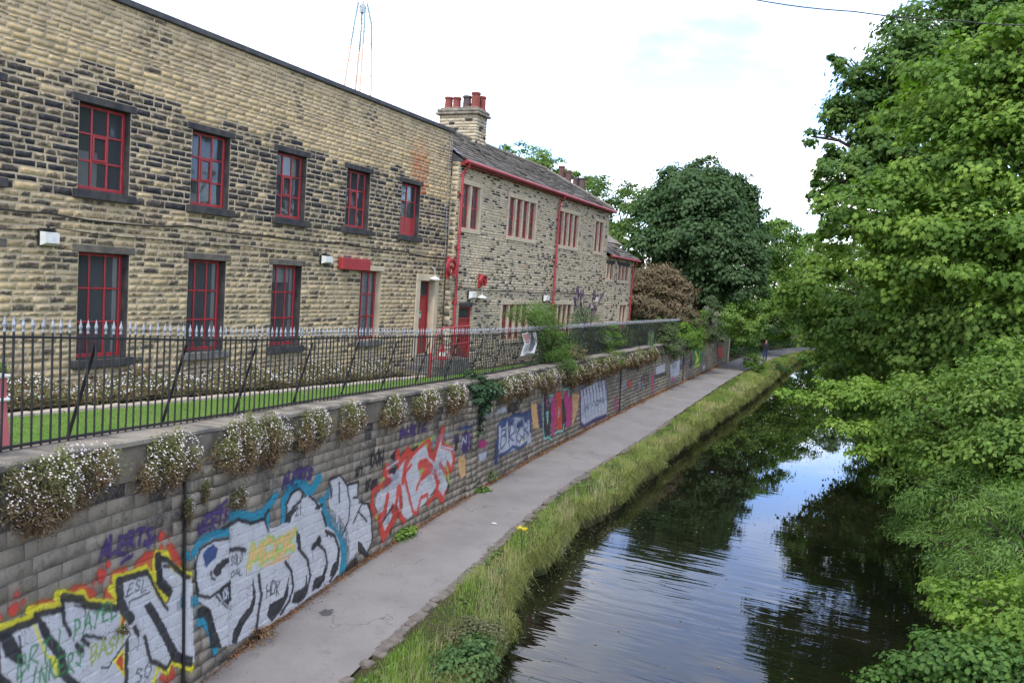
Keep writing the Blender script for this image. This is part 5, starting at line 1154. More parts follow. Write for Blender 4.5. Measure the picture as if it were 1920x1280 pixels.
def verge():
    n=78000; Y=4+86*rng.random(n)**2.0; po=path_out(Y); wl=water_l(Y); edge=.02+.14*np.clip(np.sin(Y*.9)+.5*np.sin(Y*2.7),0,1)*(Y<22); t=rng.random(n); x=po+edge+(wl+.02-po-edge)*t
    z=ground_h(x,Y)-.02; near=np.clip(1-Y/25,0,1)
    patch=.5+.5*np.sin(Y*.8+2*np.sin(x*1.5))*np.sin(Y*.33+1.0); dry=np.clip(.08+.6*patch*np.clip((Y-7)/6,0,1)+.25*(t-.5)+.18*rng.normal(size=n),0,.999)
    h=(.045+.085*t+.11*rng.random(n)**2)*(.6+.9*patch)*np.where(t<.15,.6,1)*(.7+.6*(np.sin(Y*3.1+x*5)>-.2)); sc_=1+np.clip((Y-15)/25,0,1.6)
    w=rng.uniform(.0025,.0055,n)*sc_*1.15; u=dry*4; i0=u.astype(int); fr_=(u-i0)[:,None]; Co=(G0[i0]*(1-fr_)+G0[np.minimum(i0+1,4)]*fr_)*rng.uniform(.75,1.2,(n,1))
    V,F_,Cc=blades(np.stack([x,Y,z],1),h,w,np.abs(rng.normal(0,.35,n)),Co)
    o=mesh_np('grass',V,F_,M['blade'],None,col=Cc); tag(o,'long green and straw-coloured grass on the canal verge','grass',kind='stuff')
    # grass and dead stems hanging over the water's edge
    n=42000; Y=4+85*rng.random(n)**1.5; wl=water_l(Y); x=wl-.08+rng.normal(0,.07,n); z=-.10+rng.uniform(-.14,.08,n); L=np.stack([rng.uniform(.3,1.1,n),rng.normal(0,.5,n),-rng.uniform(.3,1.3,n)],1)
    V,F_,Cc=blades(np.stack([x,Y,z],1),rng.uniform(.12,.42,n)*(.5+.8*(np.sin(Y*2.1)+np.sin(Y*.83+1)>-.4)),rng.uniform(.003,.006,n)*(1+np.clip((Y-15)/25,0,1.5)),L*.8,np.array([(.15,.18,.05)])*rng.uniform(.3,1.7,(n,1))+np.array([(.12,.09,.04)])*rng.random((n,1))**2)
    o=mesh_np('overhanging_grass',V,F_,M['blade'],None,col=Cc); tag(o,'grass hanging over the canal edge above the water','grass',kind='stuff')
verge()
# broad-leaved weeds scattered through the verge and leaf scraps blown over the path
lob=[]
for k in range(95):
    Y=5+50*rng.random()**1.7; t=rng.uniform(.2,1.0); x=float(path_out(Y)*(1-t)+water_l(Y)*t); lob.append((x,Y,float(ground_h(np.array([x]),np.array([Y]))[0])+.04,rng.uniform(.06,.16)*(1+Y/60)))
o=foliage('verge_weeds',None,lob,.055,.45,[(.07,.13,.03),(.11,.18,.04),(.16,.21,.06),(.24,.22,.11)],'rhomb',M['leaf'],flat=.6); tag(o,'low broad-leaved weeds among the verge grass','weeds',kind='stuff')
n=7000; Y=5+45*rng.random(n)**1.6; t=rng.uniform(.3,1,n)**.7; x=path_out(Y)*(1-t)+water_l(Y)*t; pt=(np.sin(Y*1.9+x*3)+np.sin(Y*.7))>.1; x,Y=x[pt],Y[pt]; n=len(x)
V,F_,Cc=blades(np.stack([x,Y,ground_h(x,Y)],1),rng.uniform(.15,.4,n),rng.uniform(.0018,.003,n)*(1+np.clip((Y-12)/20,0,2)),np.abs(rng.normal(0,.45,n)),np.array([(.46,.40,.24)])*rng.uniform(.7,1.15,(n,1)))
tag(mesh_np('seeding_grass',V,F_,M['blade'],None,col=Cc),'thin straw-coloured seeding stems over the verge','grass',kind='stuff')
n=420; Y=5+40*rng.random(n)**1.4; t=rng.random(n)**1.6; x=path_in(Y)*(1-t)+path_out(Y)*t; C=np.stack([x,Y,.034+.0*x],1)
V,F_,k=leaves_geo(C,np.array([0,0,1.])+rng.normal(size=(n,3))*.2,rng.normal(size=(n,3)),rng.uniform(.012,.035,n),'rhomb')
tag(mesh_np('leaf_scraps',V,F_,M['leaf_dull'],None,col=np.repeat(np.array([(.16,.10,.05)])*rng.uniform(.3,1.6,(n,1)),k,0)),'small dry leaf scraps scattered over the asphalt','leaves',kind='stuff')
n=26000; Y=4+26*rng.random(n)**1.5; x=rng.uniform(-12.27,-8.,n); ok=x<wx(Y)-.55; x,Y=x[ok],Y[ok]; n=len(x)
V,F_,Cc=blades(np.stack([x,Y,lawn_z(Y)-.005],1),rng.uniform(.02,.045,n),rng.uniform(.003,.006,n),np.abs(rng.normal(0,.5,n)),np.array([(.10,.19,.03)])*rng.uniform(.7,1.4,(n,1)))
tag(mesh_np('lawn_grass',V,F_,M['blade'],None,col=Cc),'short mown grass blades on the lawn','grass',kind='stuff')
# brown leaf litter at the foot of the wall
n=9000; Y=4+58*rng.random(n)**1.5; x=wx(Y)+np.abs(rng.normal(0,.10,n))*(1+.5*np.sin(Y*1.9))+.01
z=.0+.06*np.exp(-((x-wx(Y))/.07)**2)*rng.random(n); C=np.stack([x,Y,z+.006],1); i=rng.random((n,1))
V,F_,k=leaves_geo(C,np.array([0,0,1.])+rng.normal(size=(n,3))*.45,rng.normal(size=(n,3)),rng.uniform(.018,.045,n)*(1+np.clip((Y-12)/30,0,1)),'rhomb')
tag(mesh_np('leaf_litter',V,F_,M['leaf_dull'],None,col=np.repeat(np.array([(.26,.10,.035)])*(.5+i)+np.array([(.05,.035,.02)])*(1-i),k,0)),'rust-brown leaf litter along the foot of the wall','leaves',kind='stuff')
# ------------------------------------------------------------------ trees and shrubs
MAPLE=[(.06,.13,.016),(.105,.20,.024),(.165,.275,.035),(.235,.345,.052)]
DARKG=[(.028,.072,.02),(.045,.105,.028),(.07,.14,.038),(.10,.17,.05)]
MIDG=[(.055,.125,.017),(.095,.18,.024),(.145,.235,.034)]
LIME=[(.08,.17,.02),(.13,.235,.028),(.19,.295,.04)]
SPR=[(-2.01,18.5,3.29,.1),(-1.62,18.4,3.28,.13),(-1.19,18.3,3.3,.14),(-.78,18.2,3.39,.16),(-.38,18.0,3.5,.17),(0.0,17.8,3.62,.19),(-1.18,18.6,3.57,.11),(-.86,18.5,3.57,.14),(-.51,18.3,3.74,.16),(-.9,17.6,2.93,.09),(-.6,17.5,2.9,.12),(-.21,17.4,2.91,.15),(.16,17.2,3.01,.17),(-.45,17.0,2.51,.08),(-.13,16.9,2.62,.12),(.18,16.8,2.76,.14)]
R_=lambda l,e=[]: l+e
tree('sycamore_tree','tall dark green sycamore rising behind the lighter maple on the right bank','tree',(3.4,38,.4),(1.6,37,9),[(-1.42,36,13.44,1.57),(-2.12,36,12.52,1.06),(-.38,36,14.62,1.76),(-1.39,35,10.18,1.23),(-.29,36,11.56,1.97),(.62,37,16.27,1.78),(-2.83,36,14.95,.42),(-3.01,35,11,.55),(-3.55,35,11.7,.3),(-2.55,34,9.83,.75),(1.85,37,16.79,1.44),(3.21,38,16.81,1.66),(1.2,36,13.2,1.7),(3,37,13,2),(1.5,36.5,10.5,1.7),(4.5,38,15,2),(-.9,35.5,12.4,1.4),(.3,35.5,9.3,1.5),(-1.2,35,11.2,1.1),(.6,36,14.8,1.5)],.19,1.1,[(.035,.09,.015),(.06,.135,.022),(.095,.18,.03),(.14,.225,.04)],'maple','leaf',tr=.35,cap=3600,shell=.45)
tree('maple_tree','bright green maple leaning over the canal at the right edge','tree',(4.6,25,.4),(3.0,24.6,5.6),[(1.23,24,11.18,1.47),(2.13,23,9.16,1.39),(.71,24,9.06,1.36),(-.43,24,7.82,1.19),(-1.46,24,7.65,.74),(2.12,23,11.52,1),(1.21,23,6.98,1.43),(-.58,24,6.7,1.0),(2.25,22,6.71,1.22),(.1,25,10.64,1),(-1.74,25,7.15,.55),(.24,24,6.04,1.11),(3.2,23.5,10.5,1.7),(3.4,23,8,1.7),(3.4,25,12.3,1.7),(3.2,22.5,5.6,1.3)],.135,.95,MAPLE,'maple','leaf',tr=.30,cap=4200)
tree('maple_tree','lower maple whose drooping boughs reach furthest over the canal','tree',(4.0,28.5,.4),(2.3,27.4,3.6),[(-1.8,28,5.71,1.04),(-2.82,29,5.22,.68),(-.91,27,4.78,1.12),(.37,26,4.9,1.28),(-3.31,30,4.73,.38),(1.59,24,4.76,1.29),(2.62,23,5.13,1.21),(-.4,27,4.03,.8),(-1.75,29,4.34,.78),(.68,24,3.99,.83),(-2.5,31,6.2,.9),(-1.2,31,3.2,.9),(1.8,26,3.2,1.1),(.4,29,3.0,1.0),(1.4,31,5.5,1.6),(2.8,25,3.5,1.2),(2.2,29,2.2,1.2),(-2.3,36,3.4,1.0),(-1.6,36,2.6,1.1),(-.9,35,2.0,1.2),(-2.6,38,4.6,1.0),(-.5,33,1.6,1.1),(.3,30,1.2,1.0),(-2.1,33,4.2,.9),(-1.0,32,2.8,1.0)],.14,1.0,MIDG+[(.10,.165,.035)],'maple','leaf',tr=.26,cap=3600)
hb=tree('hornbeam_tree','hornbeam with yellow-green sprays stretching over the water','tree',(3.9,17,.3),(2.8,16.9,2.0),[(.84,17,3.42,.85),(1.57,16,3.72,.9),(.2,18,3.54,.45),(1.91,15,3.11,.75),(1.26,16,2.85,.73),(.63,17,2.8,.42),(2.03,17,4.24,.75),(2.5,15.5,3.9,.8),(2.7,16,2.6,.8),(1.5,18.5,2.6,.9),(2.3,19.5,3.2,1.1),(1.2,20.5,2.2,.8)],.085,.85,MIDG+[(.11,.17,.035)],'rhomb','leaf',tr=.15,cap=6500,cl=.26)
foliage('spray',hb,[(a,b,c,d*1.2) for a,b,c,d in SPR],.09,2.0,[(.12,.23,.028),(.17,.28,.036),(.22,.32,.045)],'rhomb',M['leaf'],flat=.5,cl=.6,shell=.1,droop=.5)
mb=MB()
for ch in (SPR[:6],SPR[6:9],SPR[9:13],SPR[13:]): mb.tube([tuple(q[:3]) for q in ch]+[(1.3,16.8,3.0)],[.004]*len(ch)+[.025],5)
mb.build('spray_twigs',M['bark'],hb)
tree('willow_shrub','grey-green willow thicket on the right bank below the hornbeam','shrub',(3.4,13.6,.1),(2.6,13.5,1.2),[(1.46,13.5,2.52,.69),(1.09,15,2.3,.6),(.65,16,2.2,.46),(1.71,12.5,2.22,.63),(.82,14.5,1.65,.38),(1.31,12.5,1.92,.43),(1.11,14,1.4,.36),(2.3,13,2.9,.8),(2.4,14.5,1.6,.8),(1.9,13.2,1.2,.6),(1.5,15.5,1.0,.7),(1.0,17.5,1.3,.7),(1.7,18.5,.9,.9)],.085,.8,[(.055,.12,.022),(.08,.165,.03),(.12,.21,.04),(.17,.26,.045)],'thin','leaf',tr=.10,cap=9000,cl=.28)
tree('elder_shrub','yellow-green elder bush low on the right bank','shrub',(3.0,11.3,.0),(2.4,11.2,1.0),[(1.47,11,1.82,.5),(1.12,12,1.54,.34),(1.6,10.5,1.54,.41),(.93,13,1.4,.22),(2.1,10.8,1.9,.6),(1.9,11.6,1.1,.5),(1.5,12.2,.8,.4),(2.3,12,2.0,.6)],.075,.9,LIME,'rhomb','leaf',tr=.08,cap=5000)
tree('alder_shrub','round-leaved alder bush in the bottom right corner','shrub',(2.6,10.0,-.1),(1.9,10.1,.8),[(.52,10.5,1.08,.26),(.97,10.3,1.40,.36),(1.35,10,1.5,.4),(.26,10.6,.84,.17),(.81,10.5,1.5,.18),(1.8,9.8,1.5,.5),(1.2,10.2,.9,.4),(.7,10.6,.6,.25),(1.8,10.4,.8,.5)],.062,1.0,[(.045,.115,.02),(.07,.16,.026),(.11,.21,.035)],'round','leaf',tr=.06,cap=3500)
for i,(x,y,r,h) in enumerate([(2.9,22,1.0,1.1),(2.4,26,1.1,1.0),(2.0,33,1.3,1.3),(1.5,40,1.5,1.6),(.6,50,1.7,1.9),(-.3,60,1.9,2.2),(-.9,70,2.2,2.6)]):
    l=[(x+rng.normal(0,.4),y+rng.normal(0,.8),h*rng.uniform(.3,1.0),r*rng.uniform(.7,1.0)) for _ in range(5)]
    tree('bank_shrub',['dark shrub under the hornbeam at the right waterline','dark shrub under the drooping boughs at the right waterline','shrub on the right waterline below the tall sycamore','shrub on the right bank, fourth along the waterline','shrub on the right bank, fifth along the waterline','shrub on the right bank, sixth along the waterline','furthest shrub on the right bank at the canal bend'][i],'shrub',(x+1.2,y,.1),(x+.7,y,.6),l,.13+.003*y,.7,MIDG,'rhomb','leaf',tr=.07,group='shrubs along the right waterline',cap=2200)
for i,(x,y,z,r) in enumerate([(6,44,8,4),(4,54,9,4.5),(2,66,8,4.5),(1.5,80,8.5,5.5),(6,96,8,6.5)]):
    l=[(x+rng.normal(0,r*.42),y+rng.normal(0,r*.42),z+rng.normal(0,r*.45),r*rng.uniform(.4,.6)) for _ in range(9)]+[(x-1,y,z*.35,r*.5),(x-2,y-1,z*.25,r*.4)]
    tree('bank_tree',['broad tree on the right bank behind the sycamore','right bank tree, second behind the sycamore','right bank tree, third behind the sycamore','right bank tree standing where the canal bends','furthest right bank tree beyond the bend'][i],'tree',(x+1,y,.5),(x+.6,y,z*.45),l,.24,.5,MIDG,'rhomb','leaf',tr=.3,group='trees along the right bank',cap=2600)
tree('chestnut_tree','big dark round-crowned tree behind the stone annex','tree',(-13.2,62.5,1.6),(-13.2,62,5.2),[(-14.65,64,12.51,3.4),(-15.67,62,10.66,3),(-12.53,64,11.34,3.2),(-13.1,60,9.03,3.4),(-10.8,62,8.88,2.3),(-16.19,60,8.52,2.15),(-11.03,60,6.85,2.7),(-14.49,60.5,7.04,2.3),(-9.78,62,5.83,1.9),(-13.78,65,14.2,2.0),(-12.6,63.5,6.0,2.2),(-15.5,63.5,6.2,2.2),(-16.2,63,11.4,2.3),(-11.3,63.5,10.7,2.1),(-12.0,64.5,12.7,2.1),(-15.4,64.5,13.2,2.0),(-13.5,61,11.5,3.2),(-14.5,61.5,9.2,3.2),(-11.8,61.5,9.6,2.6),(-12.6,60.8,7.4,2.6)],.30,1.25,[(.028,.066,.022),(.04,.09,.03),(.06,.115,.042),(.085,.14,.055)],'rhomb','leaf',tr=.45,cap=6000,cl=.2,thick=.55)
tree('lime_tree','mid green tree right of the dark round crown','tree',(-10.6,79,.8),(-10.6,79.5,3.5),[(-10.99,80,9.55,2.22),(-12.21,82,12.14,1.5),(-9.56,80,6.67,2.4),(-10.53,76,5.1,2.5),(-7.95,82,4.82,2),(-10.2,90,9.63,1.9),(-8.87,95,7.08,2.5),(-9.68,78,2.77,1.9),(-7.55,90,3.22,2.4),(-13,78,7,2.8),(-12.5,77,4,2.2),(-10.6,80,11.8,2.1),(-9.4,82,9.6,2.2),(-8.3,86,8.3,2.4),(-11.8,78,10.2,2.4),(-7.2,90,6.2,2.6)],.28,.7,MIDG+[(.09,.15,.035)],'rhomb','leaf',tr=.35,cap=4000)
tree('ash_tree','distant pale tree closing the view over the canal bend','tree',(-9,114,1),(-9,114,4),[(-11.42,115,11.6,2.1),(-9.27,115,9.6,2.4),(-12.57,112,9.33,2.4),(-7.09,110,6.9,3.3),(-4.33,105,5.7,3.7),(-1,108,7,4),(3,112,8,5),(-14,116,7,4),(-10,118,4,3.5),(-8,112,10.8,2.4),(-6.5,110,10.2,2.6),(-5,108,9.3,2.8),(-10.6,114,12.3,1.9)],.34,.6,[(.06,.11,.04),(.085,.14,.05),(.11,.165,.06)],'rhomb','leaf',tr=.4,cap=3600)
tree('ash_tree','light tree showing over the slate roof beside the tall chimney pots','tree',(-33,76,1.5),(-33,76,12),[(-33.94,75,17.3,2.2),(-31.75,74,16.4,2.0),(-35.88,76,17.74,1.2),(-30.31,74,15.6,1.9),(-28.8,74,14.8,1.6),(-33,77,14.5,2.5),(-30,76,13,2.4),(-36.5,77,15.3,1.9)],.26,.75,MIDG+[(.10,.16,.045)],'rhomb','leaf',tr=.35,cap=2600)
tree('sycamore_tree','yellow-green tree behind the far end of the slate roof','tree',(-23,71,1.5),(-23,71,6),[(-24.7,72,13.49,2.17),(-22.19,70,11.69,2.3),(-27.02,74,14.43,1.5),(-22.12,68,9.69,2),(-21.1,70,13.09,1.84),(-19.85,66,9.19,1.96),(-19.18,62,7.7,1.4),(-25.5,70,10.5,2.5),(-28.5,73,12.2,2),(-20.5,66,6.5,2.2),(-18.5,66,12,1.6)],.27,.75,[(.05,.105,.022),(.085,.15,.032),(.12,.19,.04)],'rhomb','leaf',tr=.35,cap=3200)
tree('brown_shrub','tall red-brown leaved shrub beside the annex','shrub',(-12.9,48.9,2.0),(-12.9,48.9,3.4),[(-12.97,50,5.57,1.5),(-13.87,49,5.65,1.2),(-11.8,50,5.32,.85),(-12.99,48,4.26,1.3),(-11.95,49,4.18,1),(-13.52,47,4.38,.78),(-12.6,48.6,3.1,1.2),(-11.4,50.5,3.6,.8)],.15,1.5,[(.085,.075,.04),(.13,.09,.055),(.18,.11,.075),(.11,.115,.05)],'rhomb','leaf_dull',tr=.12,cap=3200,updown=.5)
tree('privet_shrub','yellow-green shrub bulging over the far end of the wall','shrub',(-12.0,60,2.0),(-10.8,60,2.8),[(-9.32,60,4.14,1.3),(-10.06,58,3.91,.95),(-8.6,61,3.43,.9),(-9.42,59,2.84,1.0),(-10.2,61,3.2,1.2),(-9.2,62,2.2,.8)],.14,.8,LIME,'rhomb','leaf_gloss',tr=.12,cap=2200)
tree('ivy_clump','grey-green ivy column standing on the end of the railing','ivy',(-11.0,54,2.3),(-10.6,54,3.2),[(-10.4,54,4.28,.55),(-10.35,54,3.4,.6),(-10.6,54,4.9,.42),(-10.5,53,2.7,.5),(-10.2,54.5,2.5,.55)],.11,.9,[(.05,.085,.035),(.08,.12,.05),(.12,.15,.08)],'rhomb','leaf',tr=.08,cap=1500)
for i,(l,n,lb) in enumerate([([(-11.99,76,.9,1.2),(-12.3,72,1.2,1.3),(-12.6,68.5,1.5,1.4),(-12.5,74,2.4,1.5)],0,'dark overgrown bank where the wall ends'),([(-10.59,95,1.43,1.75),(-11.3,88,1.2,1.4),(-11.6,82,1.3,1.5),(-8.07,98,1.26,1.7)],0,'dark hedge along the far towpath'),([(-6,100.5,1.9,2.0),(-3.59,104,2.04,2.2),(0,110,2,2.6)],0,'hedge at the canal bend')]):
    tree('hedge',lb,'hedge',(l[0][0]-.6,l[0][1],.0),(l[0][0]-.4,l[0][1],.6),l,.2,.8,DARKG[:3],'rhomb','leaf',tr=.08,group='hedges beside the far towpath',cap=2200)
tree('garden_hedge','low green garden hedge behind the far railing','hedge',(-11.6,50,2.0),(-11.5,50,2.6),[(-11.3,50,3.75,.55),(-10.9,52,3.9,.45),(-11.8,48,3.6,.45),(-12,46,3.2,.6),(-11.6,54,3.4,.7)],.12,.8,MIDG+[(.13,.17,.05)],'rhomb','leaf',tr=.05,cap=1200)
# plants growing on and through the railings
def wp(Y,z,d): return tuple(wallp(Y,z,d))
def wl_(l): return [(*wp(Y,z,d),r*(1.3 if Y>22 else 1)) for (Y,z,d,r) in l]
tree('broom_bush','feathery bright green bush growing through the railing beside the poster','shrub',wp(25.3,2.6,-.3),wp(25.0,3.0,-.25),wl_([(23.4,4.15,-.5,.42),(24.3,4.1,-.5,.45),(25.1,4.2,-.5,.42),(25.7,3.9,-.45,.40),(24.9,3.3,-.15,.45),(25.5,3.2,-.1,.42),(24.9,2.75,0.,.38),(25.6,2.6,.05,.35),(24.4,3.6,-.4,.4)]),.085,.9,[(.06,.12,.025),(.09,.17,.03),(.13,.21,.045)],'thin','leaf',tr=.05,cap=2600,updown=.4,droop=-.2)
tree('valerian_plant','pink flowering tuft on the coping right of the green bush','plant',wp(27.6,2.6,-.1),wp(27.6,2.75,-.05),wl_([(27.4,2.95,0,.22),(27.9,2.85,0,.2)]),.06,.8,[(.22,.09,.08),(.10,.12,.05),(.26,.11,.10)],'rhomb','leaf_dull',tr=.02,cap=700)
bud=tree('buddleia_bush','tall buddleia with purple flower spikes behind the railing','shrub',wp(31.2,2.3,-.9),wp(31.2,2.9,-.8),wl_([(30.6,3.6,-.8,.5),(31.4,3.9,-.8,.5),(30.2,3.3,-.8,.4),(31.0,4.3,-.8,.4),(32.2,3.4,-.7,.4),(31.5,3.0,-.5,.45)]),.11,.6,[(.08,.13,.06),(.11,.16,.075),(.15,.2,.10)],'thin','leaf_dull',tr=.04,cap=1300)
mb=MB()
for k in range(15):
    Yk=rng.uniform(29.3,33.2); zk=rng.uniform(4.0,5.0); a=np.array(wp(Yk,zk,-.8)); d=np.array([rng.normal(0,.1),rng.normal(0,.14),.34]); mb.tube([a,a+d*.4,a+d*.8,a+d+[0,.05,-.03]],[.03,.045,.035,.008],6); mb.tube([wp(31.2,3.4,-.8),a],[.012,.006],4)
mb.build('flower_spikes',simple('buddleia_purple',(.05,.03,.06),(.085,.05,.085),20.,.9,.5),bud)
tree('fennel_plant','tall yellow-green stalky plant on the coping past the buddleia','plant',wp(32.6,2.55,-.1),wp(32.6,2.8,-.05),wl_([(32.3,3.6,-.05,.24),(32.5,3.2,0,.28),(32.7,2.85,.05,.3),(32.2,2.55,.08,.3)]),.09,.8,LIME,'thin','leaf',tr=.015,cap=700)
root=empty('iris_tuft',wp(39.7,2.55,-.1),'tuft of upright grey-green sword leaves on the coping','plant')
n=70; C=np.array([wp(39.7+rng.normal(0,.15),2.5,-.05+rng.normal(0,.1)) for _ in range(n)]); V,F_,Cc=blades(C,rng.uniform(.55,.95,n),rng.uniform(.012,.022,n),np.abs(rng.normal(0,.25,n)),np.array([(.13,.19,.11)])*rng.uniform(.7,1.3,(n,1))); mesh_np('leaves',V,F_,M['blade'],root,col=Cc)
tree('cotoneaster_bush','dark arching bush spilling over the coping past the sword-leaved tuft','shrub',wp(43.5,2.3,-.2),wp(43.5,2.6,-.1),wl_([(43,2.9,-.1,.6),(44.2,2.6,0,.65),(45,2.3,.15,.6),(42.6,2.5,.05,.5),(44.5,3.1,-.2,.5)]),.10,.8,[(.035,.06,.02),(.06,.095,.03),(.09,.12,.045)],'rhomb','leaf_dull',tr=.05,cap=1500)
tree('elder_bush','bright leafy bush growing through the far railing','shrub',wp(48.5,2.3,-.2),wp(48.5,2.7,-.1),wl_([(48,3.0,-.1,.55),(49,2.7,0,.6),(50,2.4,.1,.6),(48.5,3.4,-.2,.4),(50.8,2.9,0,.5)]),.12,.8,LIME,'rhomb','leaf',tr=.05,cap=1500)
tree('dry_bush','brownish dry bush hanging over the broken coping','shrub',wp(53.2,2.3,-.2),wp(53.2,2.5,-.1),wl_([(53,2.6,0,.5),(54,2.4,.1,.5),(55.5,2.5,.1,.5)]),.11,.7,[(.16,.11,.07),(.12,.11,.05),(.09,.11,.04)],'rhomb','leaf_dull',tr=.04,cap=900)
tree('bramble','dark green bramble hanging from the coping between fleabane clumps','bramble',wp(18.2,2.75,-.05),wp(18.2,2.78,0.),wl_([(17.9,2.75,.12,.26),(18.4,2.6,.16,.28),(18.0,2.4,.16,.24),(18.6,2.3,.14,.2),(18.3,2.05,.1,.12),(18.35,1.8,.08,.1),(18.3,1.5,.07,.1),(18.2,2.95,-.05,.2)]),.085,1.0,[(.02,.06,.028),(.035,.085,.04),(.055,.115,.05)],'round','leaf',tr=.015,cap=900)
# weeds at the foot of the wall and on the verge
for (x,y,z,r,lb,cols,tp) in [(wx(14.1)+.14,14.1,.12,.2,'yellow-green weed at the wall foot below the red-outlined lettering',LIME,'rhomb'),(wx(18.3)+.12,18.3,.08,.14,'leafy weed at the wall foot beside the second pier',MIDG,'round'),(wx(9.0)+.1,9.0,.1,.2,'dry brown tuft at the wall foot below the black drops',[(.22,.10,.05),(.16,.08,.04),(.28,.15,.08)],'thin'),(wx(19.2)+.05,19.2,.3,.1,'small weed climbing the wall past the second pier',MIDG,'thin')]:
    x=float(x); tree('weed',lb,'weed',(x,y,0),(x,y,.05),[(x,y,z,r),(x+.03,y+r*.8,z*.8,r*.7),(x+.02,y-r*.7,z*.7,r*.6)],.07,.7,cols,tp,'leaf_dull',tr=.008,cap=500)
for (x,y,z,r,lb,cols,tp,s_) in [(-4.95,9.9,.1,.38,'dark bramble patch on the verge at the bottom edge',DARKG+[(.10,.14,.06)],'round',.06),(-5.2,10.8,.05,.3,'pale seeding weeds by the water beside the bramble patch',[(.12,.13,.06),(.20,.19,.10),(.09,.11,.04)],'round',.035),(-8.6,60,.75,.75,'leafy green bush on the verge near the walker',MIDG,'rhomb',.13),(-7.1,62.8,.35,.7,'dark fern-like bush drooping to the water near the walker',DARKG,'thin',.2),(-6.35,21,-.1,.2,'leafy weed on the canal edge',MIDG,'rhomb',.08),(-6.05,16.2,-.15,.2,'white-flecked weed hanging at the canal edge',[(.07,.10,.03),(.12,.13,.06),(.5,.5,.46)],'rhomb',.04)]:
    tree('weed',lb,'weed',(x,y,-.1),(x,y,z*.3),[(x,y,z,r),(x+r*.4,y+r*.7,z*.8,r*.7),(x-r*.2,y-r*.7,z*.7,r*.7)],s_,.8,cols,tp,'leaf',tr=.012,cap=1400)
root=empty('ragwort_plant',(-6.05,14.4,0.),'yellow ragwort in flower on the verge','plant')
mb=MB(); heads=[]
for k in range(7):
    t=np.array([-6.05+rng.normal(0,.06),14.4+rng.normal(0,.07),rng.uniform(.52,.66)]); mb.tube([(-6.05,14.4,0),(-6.05+rng.normal(0,.01),14.4,.3),t],[.007,.006,.003],5); heads.append(t)
mb.build('stem',simple('ragwort_stem',(.08,.13,.04),None,9.,.8,0),root)
C=np.concatenate([h+rng.normal(0,.03,(9,3))*[1,1,.4] for h in heads]); n=len(C); V,F_,k=leaves_geo(C,np.array([.1,-.3,1.])+rng.normal(size=(n,3))*.3,rng.normal(size=(n,3)),np.full(n,.03),'disc'); mesh_np('blossoms',V,F_,M['petal'],root,col=np.repeat(np.array([[.72,.55,.02]])*rng.uniform(.8,1.1,(n,1)),k,0))
foliage('leaves',root,[(-6.05,14.4,.25,.09),(-6.05,14.4,.42,.08)],.06,.8,MIDG,'thin',M['leaf'])
# lily pads and drifting leaves
n=260; C=np.stack([rng.uniform(-6.0,-5.0,n)+.0,np.clip(rng.normal(17,3.0,n),11,26),np.full(n,WATER_Z+.004)],1); C[:,0]=water_l(C[:,1])+np.abs(rng.normal(.35,.3,n)); V,F_,k=leaves_geo(C,np.tile([[0,0,1.]],(n,1))+rng.normal(size=(n,3))*.03,rng.normal(size=(n,3)),rng.uniform(.03,.11,n),'thin'); 
tag(mesh_np('pondweed',V,F_,M['leaf_gloss'],None,col=np.repeat(np.array([[.16,.20,.10]])*rng.uniform(.6,1.5,(n,1)),k,0)),'floating pondweed leaves near the canal edge','leaves',kind='stuff')
n=120; C=np.stack([rng.uniform(-4,2.4,n),rng.uniform(10,32,n),np.full(n,WATER_Z+.004)],1); V,F_,k=leaves_geo(C,np.tile([[0,0,1.]],(n,1))+rng.normal(size=(n,3))*.03,rng.normal(size=(n,3)),rng.uniform(.03,.07,n),'rhomb'); 
tag(mesh_np('drifting_leaves',V,F_,M['leaf_gloss'],None,col=np.repeat(np.array([[.28,.22,.08]])*rng.uniform(.5,1.4,(n,1)),k,0)),'scattered yellow leaves floating on the dark water','leaves',kind='stuff')

for i,(Y,x,z,r,cols,lb) in enumerate([(27.5,-11.2,2.7,.55,DARKG,'dark garden shrub behind the railing right of the poster bush'),(30,-11.6,2.8,.6,MIDG,'garden shrub behind the railing left of the buddleia'),(34.5,-11.7,2.9,.75,DARKG,'garden shrub behind the railing right of the buddleia'),(38,-11.8,2.8,.8,MIDG,'garden shrub in front of the annex'),(42,-11.9,2.9,.85,DARKG,'dark garden shrub past the annex corner'),(46,-12.2,2.8,.8,MIDG,'garden shrub below the red-brown bush')]):
    l=[(x+rng.normal(0,.25),Y+rng.normal(0,.9),z+rng.normal(0,.2),r*rng.uniform(.6,.9)) for _ in range(6)]
    tree('garden_shrub',lb,'shrub',(x,Y,2.1),(x,Y,2.4),l,.11,.8,cols,'rhomb','leaf',tr=.04,group='garden shrubs behind the railing',cap=900)
